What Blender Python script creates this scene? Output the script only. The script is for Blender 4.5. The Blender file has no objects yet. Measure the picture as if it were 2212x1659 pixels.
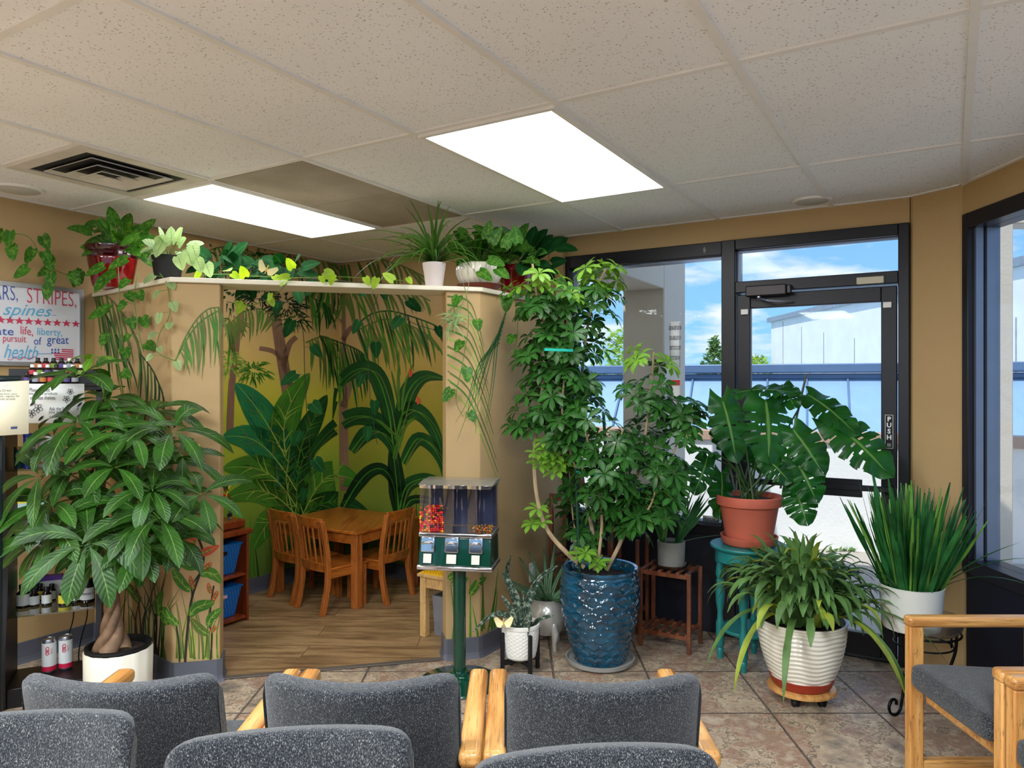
import bpy, bmesh, math, random
from mathutils import Vector, Matrix
R = math.radians
PI = math.pi
random.seed(7)
S = bpy.context.scene
C = S.collection
# ---------------------------------------------------------------- camera
F = 1581.0; CH = 1.47
cam_d = bpy.data.cameras.new('camera'); cam = bpy.data.objects.new('camera', cam_d); C.objects.link(cam)
cam_d.sensor_width = 36; cam_d.lens = F/2212*36; cam_d.clip_start = .02; cam_d.clip_end = 500
cam.location = (0, 0, CH); cam.rotation_euler = (R(90), 0, 0)
S.camera = cam
# ---------------------------------------------------------------- exposure, sky, sun, lamps
S.view_settings.view_transform = 'Standard'; S.view_settings.look = 'None'
S.view_settings.gamma = 1; S.view_settings.use_curve_mapping = False
S.view_settings.exposure = 0.6
SKY_STRENGTH = .8; SUN = 3.0; PANEL = 6.0; LAMP = 62
world = bpy.data.worlds.new('World'); S.world = world; world.use_nodes = True
def build_sky():
    nt = world.node_tree; N = nt.nodes; L = nt.links; N.clear()
    out = N.new('ShaderNodeOutputWorld'); bg = N.new('ShaderNodeBackground')
    tc = N.new('ShaderNodeTexCoord'); sep = N.new('ShaderNodeSeparateXYZ')
    L.new(tc.outputs['Generated'], sep.inputs[0])
    gr = N.new('ShaderNodeValToRGB'); L.new(sep.outputs['Z'], gr.inputs[0])
    e = gr.color_ramp.elements
    e[0].position = 0; e[0].color = (.36, .66, 1, 1); e[1].position = .3; e[1].color = (.20, .42, .86, 1)
    x = e.new(.06); x.color = (.27, .60, 1, 1)
    # clouds: direction projected onto a plane overhead
    mx = N.new('ShaderNodeMath'); mx.operation = 'ADD'; mx.inputs[1].default_value = .22; L.new(sep.outputs['Z'], mx.inputs[0])
    dv = N.new('ShaderNodeVectorMath'); dv.operation = 'DIVIDE'
    cb = N.new('ShaderNodeCombineXYZ')
    for i in range(2): L.new(mx.outputs[0], cb.inputs[i])
    cb.inputs[2].default_value = 1
    L.new(tc.outputs['Generated'], dv.inputs[0]); L.new(cb.outputs[0], dv.inputs[1])
    sc = N.new('ShaderNodeMapping'); sc.inputs['Scale'].default_value = (1.0, 1.0, 5.0); sc.inputs['Location'].default_value = (3.1, .4, .2)
    L.new(dv.outputs[0], sc.inputs[0])
    n = N.new('ShaderNodeTexNoise'); n.inputs['Scale'].default_value = 2.6; n.inputs['Detail'].default_value = 9; n.inputs['Roughness'].default_value = .56
    L.new(sc.outputs[0], n.inputs['Vector'])
    cr = N.new('ShaderNodeValToRGB'); cr.color_ramp.elements[0].position = .47; cr.color_ramp.elements[1].position = .66
    L.new(n.outputs['Fac'], cr.inputs[0])
    mix = N.new('ShaderNodeMix'); mix.data_type = 'RGBA'; L.new(cr.outputs[0], mix.inputs[0]); L.new(gr.outputs[0], mix.inputs[6])
    mix.inputs[7].default_value = (.86, .90, .98, 1)
    L.new(mix.outputs[2], bg.inputs[0]); bg.inputs[1].default_value = SKY_STRENGTH; L.new(bg.outputs[0], out.inputs[0])
build_sky()
YAW = .540113; RC = math.cos(YAW); RS = math.sin(YAW)
def rm(X, Y, z=0.0):                       # room axes (ceiling grid, window wall) -> world
    return Vector((X*RC+Y*RS, -X*RS+Y*RC, z))
def toroom(p): return (p[0]*RC-p[1]*RS, p[0]*RS+p[1]*RC)
def P(u, v, d): return Vector(((u-1106)*d/F, d, CH-(v-829.5)*d/F))
sun_d = bpy.data.lights.new('sun', 'SUN'); sun_d.energy = SUN; sun_d.angle = R(.6); sun_d.color = (1, .96, .9)
sun = bpy.data.objects.new('sun', sun_d); C.objects.link(sun)
_sd = rm(.25, 1, 0).normalized()*math.cos(R(58)); _sd.z = -math.sin(R(58))
sun.rotation_euler = _sd.to_track_quat('-Z', 'Y').to_euler()
H = 2.44
def added_ceiling_lamp(X, Y, power):              # added area lamp out of view, standing in for further lobby troffers
    l = bpy.data.lights.new('added_ceiling_lamp', 'AREA'); l.shape = 'RECTANGLE'; l.size = .56; l.size_y = 1.16; l.energy = power; l.color = (.88, .95, 1)
    o = bpy.data.objects.new('added_ceiling_lamp', l); C.objects.link(o)
    o.location = rm(X, Y, H-.015); o.rotation_euler = (0, 0, -YAW)
for X, Y in ((-1.47, .1), (.36, .1), (.36, -2.3), (-1.47, -2.3), (-3.3, -.9)):
    added_ceiling_lamp(X, Y, LAMP)
# ---------------------------------------------------------------- materials
def lin(c):
    r = []
    for x in c[:3]:
        x = x/255; r.append(x/12.92 if x <= .04045 else ((x+.055)/1.055)**2.4)
    return (*r, 1)
MATS = {}
class NT:
    def __init__(s, name):
        s.m = bpy.data.materials.new(name); s.m.use_nodes = True; s.t = s.m.node_tree; s.N = s.t.nodes; s.L = s.t.links
        s.b = s.N['Principled BSDF']; s.out = s.N['Material Output']
    def n(s, t, **k):
        x = s.N.new('ShaderNode'+t)
        for a, b in k.items():
            if a.startswith('i_'):
                kk = a[2:]; kk = int(kk) if kk.isdigit() else kk.replace('_', ' ')
                x.inputs[kk].default_value = b
            else: setattr(x, a, b)
        return x
    def l(s, a, b): s.L.new(a, b)
    def coord(s, kind='Object', scale=(1, 1, 1), rot=(0, 0, 0), loc=(0, 0, 0)):
        tc = s.n('TexCoord'); mp = s.n('Mapping'); mp.inputs['Scale'].default_value = scale; mp.inputs['Rotation'].default_value = rot; mp.inputs['Location'].default_value = loc
        s.l(tc.outputs[kind], mp.inputs[0]); return mp.outputs[0]
    def noise(s, vec, scale=5, detail=4, rough=.5):
        x = s.n('TexNoise'); x.inputs['Scale'].default_value = scale; x.inputs['Detail'].default_value = detail; x.inputs['Roughness'].default_value = rough
        s.l(vec, x.inputs['Vector']); return x.outputs['Fac']
    def ramp(s, fac, stops):
        x = s.n('ValToRGB'); e = x.color_ramp.elements
        while len(e) > 1: e.remove(e[-1])
        e[0].position = stops[0][0]; e[0].color = stops[0][1]
        for p, c in stops[1:]:
            q = e.new(p); q.color = c
        s.l(fac, x.inputs[0]); return x.outputs[0]
    def mix(s, fac, a, b, mode='MIX'):
        x = s.n('Mix', data_type='RGBA', blend_type=mode)
        for v, i in ((fac, 0), (a, 6), (b, 7)):
            if hasattr(v, 'is_linked') or hasattr(v, 'links'): s.l(v, x.inputs[i])
            else: x.inputs[i].default_value = v
        return x.outputs[2]
    def math(s, op, a, b=None, c=None):
        x = s.n('Math', operation=op)
        for i, v in enumerate((a, b, c)):
            if v is None: continue
            if hasattr(v, 'links'): s.l(v, x.inputs[i])
            else: x.inputs[i].default_value = v
        return x.outputs[0]
    def bump(s, h, strength=.3, dist=.01):
        x = s.n('Bump'); x.inputs['Strength'].default_value = strength; x.inputs['Distance'].default_value = dist
        s.l(h, x.inputs['Height']); s.l(x.outputs[0], s.b.inputs['Normal'])
    def col(s, v):
        if hasattr(v, 'links'): s.l(v, s.b.inputs['Base Color'])
        else: s.b.inputs['Base Color'].default_value = v
    def set(s, rough=.5, metal=0, spec=.5, coat=0, trans=0, ior=1.45, alpha=1):
        b = s.b.inputs; b['Roughness'].default_value = rough; b['Metallic'].default_value = metal; b['Specular IOR Level'].default_value = spec
        b['Coat Weight'].default_value = coat; b['Transmission Weight'].default_value = trans; b['IOR'].default_value = ior; b['Alpha'].default_value = alpha
def mat(name, c, rough=.5, metal=0, spec=.5, var=.06, vs=6, stretch=(1, 1, 1), bump=0, bs=60, coat=0, trans=0):
    if name in MATS: return MATS[name]
    t = NT(name); c = lin(c); v = t.coord('Object', stretch)
    f = t.noise(v, vs); d = tuple(max(0, x*(1-var*2)) for x in c[:3])+(1,); h = tuple(min(1, x*(1+var*2)) for x in c[:3])+(1,)
    t.col(t.ramp(f, [(.3, d), (.7, h)])); t.set(rough, metal, spec, coat, trans)
    if bump: t.bump(t.noise(t.coord(), bs, 3), bump, .004)
    MATS[name] = t.m; return t.m
def leafmat(name, c, vein=None, veins=0, trl=.25, rough=.4, mottle=None, var=.25, edge=None, spec=.4):
    if name in MATS: return MATS[name]
    t = NT(name); c = lin(c)
    tc = t.n('TexCoord'); sp = t.n('SeparateXYZ'); t.l(tc.outputs['UV'], sp.inputs[0])
    f = t.noise(t.coord('Object'), 9, 3)
    dk = tuple(x*(1-var*1.3) for x in c[:3])+(1,); lt = tuple(min(1, x*(1+var*1.5)) for x in c[:3])+(1,)
    base = t.ramp(f, [(.3, dk), (.7, lt)])
    a = t.math('ABSOLUTE', t.math('SUBTRACT', sp.outputs['Y'], .5))
    if mottle is not None:
        m = t.noise(t.coord('Object', (1, 1, 1)), 55, 4, .7)
        base = t.mix(t.ramp(m, [(.5, (0, 0, 0, 1)), (.6, (.8, .8, .8, 1))]), base, lin(mottle))
    if edge is not None:
        base = t.mix(t.ramp(a, [(.36, (0, 0, 0, 1)), (.42, (1, 1, 1, 1))]), base, lin(edge))
    if vein is not None:
        k = t.ramp(a, [(.012, (.75, .75, .75, 1)), (.04, (0, 0, 0, 1))])
        base = t.mix(k, base, lin(vein))
    if veins:
        w = t.math('SINE', t.math('MULTIPLY', t.math('SUBTRACT', sp.outputs['X'], t.math('MULTIPLY', a, .35)), veins*6.283))
        t.bump(w, .2, .003)
        base = t.mix(t.math('MULTIPLY', t.math('MAXIMUM', t.math('SUBTRACT', w, .8), 0), .5), base, lin(vein or (120, 160, 80)))
    t.col(base); t.set(rough, 0, spec)
    if trl:
        tr = t.n('BsdfTranslucent'); ms = t.n('MixShader'); ms.inputs[0].default_value = trl
        hs = t.n('HueSaturation'); hs.inputs['Value'].default_value = 1.7; hs.inputs['Hue'].default_value = .485; hs.inputs['Saturation'].default_value = 1.1
        t.l(base, hs.inputs['Color']); t.l(hs.outputs[0], tr.inputs[0])
        t.l(t.b.outputs[0], ms.inputs[1]); t.l(tr.outputs[0], ms.inputs[2]); t.l(ms.outputs[0], t.out.inputs[0])
    MATS[name] = t.m; return t.m
def glass(name, tint=(1, 1, 1, 1), rough=0, refl=.08):
    if name in MATS: return MATS[name]
    t = NT(name); tr = t.n('BsdfTransparent'); tr.inputs[0].default_value = tint
    gl = t.n('BsdfGlossy'); gl.inputs['Roughness'].default_value = max(rough, .02); lw = t.n('LayerWeight'); lw.inputs[0].default_value = .25
    k = t.math('ADD', t.math('MULTIPLY', lw.outputs['Fresnel'], .5 if refl > .05 else .05), refl*.4)
    ms = t.n('MixShader'); t.l(k, ms.inputs[0]); t.l(tr.outputs[0], ms.inputs[1]); t.l(gl.outputs[0], ms.inputs[2]); t.l(ms.outputs[0], t.out.inputs[0])
    MATS[name] = t.m; return t.m
def emis(name, c, s):
    t = NT(name); e = t.n('Emission'); e.inputs[0].default_value = c; e.inputs[1].default_value = s; t.l(e.outputs[0], t.out.inputs[0]); MATS[name] = t.m; return t.m
# ---------------------------------------------------------------- objects
def wloc(o):
    v = Vector((0, 0, 0))
    while o: v += o.location; o = o.parent
    return v
def tag(o, label=None, cat=None, group=None, kind=None):
    if label: o['label'] = label
    if cat: o['category'] = cat
    if group: o['group'] = group
    if kind: o['kind'] = kind
    return o
def thing(name, label, cat, loc=(0, 0, 0), rotz=0, group=None):
    o = bpy.data.objects.new(name, None); C.objects.link(o); o.empty_display_size = .1
    o.location = loc; o.rotation_euler = (0, 0, rotz); return tag(o, label, cat, group)
class MB:
    def __init__(s): s.v = []; s.f = []; s.m = []; s.uv = []; s.mi = 0; s.flat = []
    def add(s, vs, fs, uv=None, flat=False):
        k = len(s.v); s.v += [Vector(x) for x in vs]; s.uv += (uv if uv else [(0, 0)]*len(vs))
        for f in fs: s.f.append([i+k for i in f]); s.m.append(s.mi); s.flat.append(flat)
        return s
    def box(s, lo, hi, M=None):
        x0, y0, z0 = lo; x1, y1, z1 = hi
        vs = [Vector(p) for p in ((x0, y0, z0), (x1, y0, z0), (x1, y1, z0), (x0, y1, z0), (x0, y0, z1), (x1, y0, z1), (x1, y1, z1), (x0, y1, z1))]
        if M: vs = [M @ p for p in vs]
        return s.add(vs, [(3, 2, 1, 0), (4, 5, 6, 7), (0, 1, 5, 4), (1, 2, 6, 5), (2, 3, 7, 6), (3, 0, 4, 7)], flat=True)
    def rbox(s, X0, X1, Y0, Y1, z0, z1):       # box aligned with the room axes
        vs = [rm(x, y, z) for z in (z0, z1) for x, y in ((X0, Y0), (X1, Y0), (X1, Y1), (X0, Y1))]
        return s.add(vs, [(3, 2, 1, 0), (4, 5, 6, 7), (0, 1, 5, 4), (1, 2, 6, 5), (2, 3, 7, 6), (3, 0, 4, 7)], flat=True)
    def beam(s, a, b, w, h, up=(0, 0, 1)):
        a = Vector(a); b = Vector(b); d = (b-a).normalized(); sd = d.cross(Vector(up))
        if sd.length < 1e-4: sd = Vector((1, 0, 0))
        sd = sd.normalized(); u = sd.cross(d)
        vs = [p+sd*x*w/2+u*y*h/2 for p in (a, b) for x, y in ((-1, -1), (1, -1), (1, 1), (-1, 1))]
        return s.add(vs, [(3, 2, 1, 0), (4, 5, 6, 7), (0, 1, 5, 4), (1, 2, 6, 5), (2, 3, 7, 6), (3, 0, 4, 7)], flat=True)
    def prism(s, pts, z0, z1):
        n = len(pts); vs = [(p[0], p[1], z0) for p in pts]+[(p[0], p[1], z1) for p in pts]
        return s.add(vs, [tuple(range(n))[::-1], tuple(range(n, 2*n))]+[(i, (i+1) % n, n+(i+1) % n, n+i) for i in range(n)], flat=True)
    def tube(s, pts, r, n=8, cap=True, tw=0):
        pts = [Vector(p) for p in pts]; k = len(pts); rr = r if isinstance(r, (list, tuple)) else [r]*k
        vs = []; uv = []; ref = None
        for i, p in enumerate(pts):
            d = (pts[min(i+1, k-1)]-pts[max(i-1, 0)]).normalized()
            if ref is None:
                ref = d.orthogonal().normalized()
            ref = (ref-d*ref.dot(d)).normalized(); q = d.cross(ref)
            for j in range(n):
                a = 2*PI*j/n+tw*i; vs.append(p+(ref*math.cos(a)+q*math.sin(a))*rr[i]); uv.append((i/max(1, k-1), j/n))
        fs = [(i*n+j, i*n+(j+1) % n, (i+1)*n+(j+1) % n, (i+1)*n+j) for i in range(k-1) for j in range(n)]
        if cap: fs += [tuple(range(n))[::-1], tuple(range((k-1)*n, k*n))]
        return s.add(vs, fs, uv)
    def lathe(s, prof, c=(0, 0, 0), n=32, fn=None, M=None, caps=True):
        c = Vector(c); vs = []; uv = []; k = len(prof)
        for i, (r, z) in enumerate(prof):
            for j in range(n):
                a = 2*PI*j/n; q = r+(fn(a, z, r) if fn else 0); p = Vector((q*math.cos(a), q*math.sin(a), z))
                if M: p = M @ p
                vs.append(c+p); uv.append((j/n, i/max(1, k-1)))
        fs = [(i*n+j, i*n+(j+1) % n, (i+1)*n+(j+1) % n, (i+1)*n+j) for i in range(k-1) for j in range(n)]
        if caps and prof[0][0] > 1e-6: fs.append(tuple(range(n))[::-1])
        if caps and prof[-1][0] > 1e-6: fs.append(tuple(range((k-1)*n, k*n)))
        return s.add(vs, fs, uv)
    def ball(s, c, r, n=8, sq=(1, 1, 1)):
        k = max(4, n//2); pr = [(max(1e-5, math.sin(PI*i/k))*r, -math.cos(PI*i/k)*r) for i in range(k+1)]
        M = Matrix.Diagonal((*sq, 1)); return s.lathe(pr, c, n, None, M)
    def leaf(s, base, d, nrm, L, W, prof, droop=.3, fold=.12, seg=6, curl=0, lobe=0, wave=0, late=0):
        p = Vector(base); d = Vector(d).normalized(); nrm = Vector(nrm); side = d.cross(nrm)
        if side.length < 1e-4: side = d.orthogonal()
        side.normalize(); vs = []; uv = []; st = L/seg; ph = random.random()*6
        for i in range(seg+1):
            t = i/seg; w = W*prof(t); up = side.cross(d).normalized()
            bk = d*(-lobe*L*max(0, 1-t*2.2)**2) if lobe else Vector((0, 0, 0))
            wv = up*(wave*W*math.sin(ph+t*11)) if wave else Vector((0, 0, 0))
            vs += [p-side*w+up*(fold*w)+bk+wv, p, p+side*w+up*(fold*w)+bk-wv]; uv += [(t, 0), (t, .5), (t, 1)]
            p = p+d*st; d = (d+Vector((0, 0, -1))*droop/seg*((late+1)*t**late if late else 1)+up*curl/seg).normalized()
            side = (side-d*side.dot(d)).normalized()
        fs = []
        for i in range(seg):
            a = i*3; fs += [(a, a+1, a+4, a+3), (a+1, a+2, a+5, a+4)]
        s.add(vs, fs, uv); return p
    def build(s, name, mats, parent=None, loc=None, smooth=True, bevel=0, sub=0, solid=0, seg=2, recalc=False):
        me = bpy.data.meshes.new(name)
        o = bpy.data.objects.new(name, me); C.objects.link(o)
        off = Vector((0, 0, 0))
        if parent: off = wloc(parent); o.parent = parent
        if loc is not None: o.location = Vector(loc)-off; off = Vector(loc)
        me.from_pydata([v-off for v in s.v], [], s.f)
        if not isinstance(mats, (list, tuple)): mats = [mats]
        for m in mats: me.materials.append(m)
        me.polygons.foreach_set('material_index', s.m)
        me.polygons.foreach_set('use_smooth', [smooth and not f for f in s.flat] if smooth != 'all' else [True]*len(s.f))
        ul = me.uv_layers.new(name='UVMap'); vi = [0]*len(me.loops); me.loops.foreach_get('vertex_index', vi)
        fl = []
        for i in vi: fl += s.uv[i]
        ul.data.foreach_set('uv', fl); me.update()
        if smooth and smooth != 'all' and not recalc: me.set_sharp_from_angle(angle=R(48))
        if recalc:
            bm = bmesh.new(); bm.from_mesh(me); bmesh.ops.recalc_face_normals(bm, faces=bm.faces); bm.to_mesh(me); bm.free()
        if bevel:
            b = o.modifiers.new('bevel', 'BEVEL'); b.width = bevel; b.segments = seg; b.limit_method = 'ANGLE'; b.angle_limit = R(40)
        if sub: q = o.modifiers.new('sub', 'SUBSURF'); q.levels = sub; q.render_levels = sub
        if solid: q = o.modifiers.new('solid', 'SOLIDIFY'); q.thickness = solid
        return o
def one(mb, name, m, label, cat, loc, group=None, kind=None, **k):
    return tag(mb.build(name, m, None, loc, **k), label, cat, group, kind)
def struct(mb, name, m, parent=None, **k):
    o = mb.build(name, m, parent, **k)
    if not parent: o['kind'] = 'structure'
    return o
def dup(root, loc, rotz=None, label=None, group=None):
    def cp(o, par):
        c = o.copy(); C.objects.link(c); c.parent = par
        for ch in [x for x in bpy.data.objects if x.parent == o]: cp(ch, c)
        return c
    r = cp(root, None); r.location = loc
    if rotz is not None: r.rotation_euler = (0, 0, rotz)
    if label: r['label'] = label
    if group: r['group'] = group
    return r
def ell(t): return max(.02, math.sin(PI*min(1, t*.97+.02))**.8)
def lance(t): return max(.015, (math.sin(PI*t**.75))**.9)
def obov(t): return max(.03, (math.sin(PI*t**1.35))**.75)
def heart(t): return max(.02, math.cos(PI/2*t)**.62*min(1, .55+t*2.5)) if t < 1 else .02
def strap(t): return .75+.25*math.sin(PI*min(1, t*1.6)) if t < .6 else max(.02, (1-((t-.6)/.4)**1.7))
def rnd(a, b): return random.uniform(a, b)
def rdir(el0, el1, az0=0, az1=360):
    e = R(rnd(el0, el1)); a = R(rnd(az0, az1)); return Vector((math.cos(a)*math.cos(e), math.sin(a)*math.cos(e), math.sin(e)))
def smooth_path(pts, n=4):
    pts = [Vector(p) for p in pts]; out = []
    for i in range(len(pts)-1):
        a = pts[max(i-1, 0)]; b = pts[i]; c = pts[i+1]; d = pts[min(i+2, len(pts)-1)]
        for k in range(n):
            t = k/n; out.append(.5*((2*b)+(c-a)*t+(2*a-5*b+4*c-d)*t*t+(3*b-a-3*c+d)*t**3))
    out.append(pts[-1]); return out
_fc = {}
def textmesh(txt, size=.1, shear=0, bold=0, align='CENTER', space=1, line=1):
    cu = bpy.data.curves.new('text', 'FONT'); cu.body = txt; cu.size = size; cu.shear = shear; cu.offset = bold; cu.align_x = align; cu.align_y = 'CENTER'
    cu.space_character = space; cu.space_line = line; cu.resolution_u = 3
    o = bpy.data.objects.new('text', cu); C.objects.link(o)
    dg = bpy.context.evaluated_depsgraph_get(); dg.update()
    me = bpy.data.meshes.new_from_object(o.evaluated_get(dg))
    vs = [v.co.copy() for v in me.vertices]; fs = [tuple(p.vertices) for p in me.polygons]
    bpy.data.objects.remove(o); bpy.data.curves.remove(cu); bpy.data.meshes.remove(me)
    return vs, fs
def addtext(mb, txt, org, ux, uz, size, shear=0, bold=0, align='CENTER', mirror=False, space=1, line=1, wsc=1):
    vs, fs = textmesh(txt, size, shear, bold, align, space, line); ux = Vector(ux).normalized(); uz = Vector(uz).normalized(); org = Vector(org)
    if mirror: ux = -ux
    mb.add([org+ux*v.x*wsc+uz*v.y for v in vs], fs, flat=True)
def ray_plane(u, v, p0, n):
    o = Vector((0, 0, CH)); d = Vector(((u-1106)/F, 1, -(v-829.5)/F)); return o+d*((Vector(p0)-o).dot(n)/d.dot(n))
# ---------------------------------------------------------------- shell materials
def floor_mat():
    t = NT('slate_tile_floor'); co = t.coord(); sp = t.n('SeparateXYZ'); t.l(co, sp.inputs[0])
    def cell(o, a): return t.math('DIVIDE', t.math('SUBTRACT', sp.outputs[o], a), .475)
    cx = cell('X', .21); cy = cell('Y', 3.27)
    def edge(c):
        f = t.math('FRACT', c); return t.math('MINIMUM', f, t.math('SUBTRACT', 1, f))
    e = t.math('MINIMUM', edge(cx), edge(cy)); g = t.ramp(e, [(.007, (0, 0, 0, 1)), (.013, (1, 1, 1, 1))])
    cb = t.n('CombineXYZ'); t.l(t.math('FLOOR', cx), cb.inputs[0]); t.l(t.math('FLOOR', cy), cb.inputs[1])
    wn = t.n('TexWhiteNoise'); t.l(cb.outputs[0], wn.inputs[0])
    ad = t.n('VectorMath', operation='MULTIPLY_ADD'); t.l(wn.outputs['Color'], ad.inputs[0]); ad.inputs[1].default_value = (9, 9, 9); t.l(co, ad.inputs[2]); v = ad.outputs[0]
    n1 = t.noise(v, 3.6, 9, .68); n2 = t.noise(v, 9, 9, .75); n3 = t.noise(v, 34, 8, .8)
    c = t.ramp(n1, [(.34, lin((112, 104, 94))), (.44, lin((176, 156, 132))), (.5, lin((204, 184, 158))), (.56, lin((150, 120, 100))), (.66, lin((192, 176, 154)))])
    c = t.mix(t.ramp(n2, [(.5, (0, 0, 0, 1)), (.64, (.6, .6, .6, 1))]), c, lin((140, 108, 94)))
    c = t.mix(t.ramp(n3, [(.3, (.55, .55, .55, 1)), (.42, (0, 0, 0, 1))]), c, lin((96, 88, 82)))
    d = t.n('TexNoise'); d.inputs['Scale'].default_value = 3.5; d.inputs['Detail'].default_value = 5; t.l(v, d.inputs['Vector'])
    wv = t.math('SINE', t.math('MULTIPLY', d.outputs['Fac'], 60)); ck = t.ramp(wv, [(.0, (1, 1, 1, 1)), (.06, (0, 0, 0, 1))])
    crack = t.ramp(t.math('ABSOLUTE', t.math('SUBTRACT', n1, .5)), [(.0, (1, 1, 1, 1)), (.012, (0, 0, 0, 1))])
    c = t.mix(t.math('MULTIPLY', crack, .45), c, lin((98, 86, 76)))
    c = t.mix(g, lin((104, 92, 84)), c); t.col(c)
    t.set(.33, 0, .5)
    hh = t.math('ADD', t.math('MULTIPLY', g, .6), t.math('ADD', t.math('MULTIPLY', n1, 1.2), t.math('SUBTRACT', t.math('MULTIPLY', n2, .5), t.math('MULTIPLY', crack, .35))))
    t.bump(hh, .9, .010); rr = t.math('ADD', t.math('MULTIPLY', n3, .3), .12); t.l(rr, t.b.inputs['Roughness'])
    return t.m
def plank_mat():
    t = NT('vinyl_plank'); co = t.coord('Object', (1, 1, 1), (0, 0, YAW-R(30)))
    br = t.n('TexBrick'); br.inputs['Scale'].default_value = 1; br.inputs['Brick Width'].default_value = 1.2; br.inputs['Row Height'].default_value = .17
    br.inputs['Mortar Size'].default_value = .0018; br.inputs['Color1'].default_value = (.2, .2, .2, 1); br.inputs['Color2'].default_value = (.9, .9, .9, 1); t.l(co, br.inputs['Vector'])
    st = t.n('Mapping'); st.inputs['Scale'].default_value = (1.2, 9, 1); t.l(co, st.inputs[0])
    ad = t.n('VectorMath', operation='MULTIPLY_ADD'); t.l(br.outputs['Color'], ad.inputs[0]); ad.inputs[1].default_value = (7, 7, 7); t.l(st.outputs[0], ad.inputs[2])
    n = t.noise(ad.outputs[0], 2.4, 8, .62)
    c = t.ramp(n, [(.3, lin((98, 74, 48))), (.48, lin((146, 116, 80))), (.6, lin((168, 138, 98))), (.72, lin((126, 98, 64)))])
    c = t.mix(.25, c, br.outputs['Color'], 'SOFT_LIGHT'); c = t.mix(br.outputs['Fac'], c, lin((70, 54, 38)))
    t.col(c); t.set(.42, 0, .4); return t.m
def ceil_mat():
    t = NT('acoustic_tile'); co = t.coord(); n = t.noise(co, 1.3, 3)
    c = t.ramp(n, [(.3, lin((232, 234, 236))), (.7, lin((240, 242, 244)))])
    vo = t.n('TexVoronoi'); vo.inputs['Scale'].default_value = 84; vo.inputs['Randomness'].default_value = 1; t.l(co, vo.inputs['Vector'])
    sz = t.noise(co, 90, 2); k = t.math('LESS_THAN', vo.outputs['Distance'], t.math('SUBTRACT', t.math('MULTIPLY', sz, .7), .17))
    v2 = t.n('TexVoronoi'); v2.inputs['Scale'].default_value = 160; t.l(co, v2.inputs['Vector']); k2 = t.math('LESS_THAN', v2.outputs['Distance'], .18)
    c = t.mix(t.math('MULTIPLY', k, .55), c, lin((120, 112, 102))); c = t.mix(t.math('MULTIPLY', k2, .3), c, lin((150, 142, 132)))
    t.col(c); t.set(.9, 0, .2); t.bump(t.math('SUBTRACT', 0, k), .3, .003); return t.m
def stucco(name, c, s=90, b=.35, var=.03):
    t = NT(name); co = t.coord(); c = lin(c); n = t.noise(co, 1.5, 3)
    t.col(t.ramp(n, [(.3, tuple(x*(1-var*2) for x in c[:3])+(1,)), (.7, tuple(x*(1+var) for x in c[:3])+(1,))])); t.set(.62, 0, .35)
    t.bump(t.noise(co, s, 3, .6), b, .004); MATS[name] = t.m; return t.m
M_floor = floor_mat(); M_plank = plank_mat(); M_ceil = ceil_mat()
M_wall = stucco('tan_wall', (184, 154, 108)); M_base = mat('grey_cove_base', (88, 90, 100), .5, var=.02)
M_grid = mat('ceiling_grid_white', (228, 226, 222), .5, var=.02)
M_blk = mat('black_aluminium', (26, 24, 28), .38, .2, var=.05); M_panel = mat('black_spandrel', (14, 16, 30), .5, var=.1)
M_jamb = mat('grey_aluminium', (120, 128, 145), .35, .6, var=.03)
M_cream = mat('ledge_cream', (238, 230, 208), .5, var=.02); M_glass = glass('window_glass', (.97, .985, .985, 1), 0, .02)
M_white = mat('white_plastic', (232, 230, 224), .4, var=.01); M_dark = mat('near_black', (10, 10, 12), .6)
M_brownthr = mat('threshold_strip', (92, 84, 76), .5)
# ---------------------------------------------------------------- floor, ceiling, walls
LX = -4.2; WY = 4.31
poly = [rm(LX-.05, -7.2), rm(LX-.05, WY+.1), rm(-.16, WY+.1), Vector((2.27, 3.6, 0)), Vector((2.27, -4.1, 0))]
b = MB(); b.prism(poly, -.06, 0); struct(b, 'floor', M_floor)
nookp = [rm(LX, 2.4), rm(-3.22, 2.28), rm(-2.24, 3.26), rm(-2.2, WY), rm(LX, WY)]
b = MB(); b.prism(nookp, 0, .004); struct(b, 'floor', M_plank)
b = MB(); a0 = rm(-3.2, 2.30, .006); a1 = rm(-2.22, 3.26, .006); b.beam(a0, a1, .035, .006); struct(b, 'trim_1', M_brownthr, bevel=.002)
b = MB(); b.prism(poly, H, H+.02); ceil = struct(b, 'ceiling', M_ceil)
b = MB(); b.prism(poly, 3.35, 3.6); struct(b, 'roof', M_wall)
b = MB()
for k in range(-4, 8):
    X = .054-k*.6096; b.rbox(X-.012, X+.012, -7, WY, H-.008, H+.001)
for m in range(-6, 2):
    Y = 2.23+m*1.2192
    for k in range(-4, 7):
        X = .054-k*.6096; b.rbox(X-.6096+.012, X-.012, Y-.012, Y+.012, H-.007, H+.001)
for X0, X1, Y in ((-3.604, -2.994, 1.62), (-1.165+.6096*0, -.555, 2.84)):
    if Y < 2: b.rbox(X0, X1, Y-.012, Y+.012, H-.007, H+.001)
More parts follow.
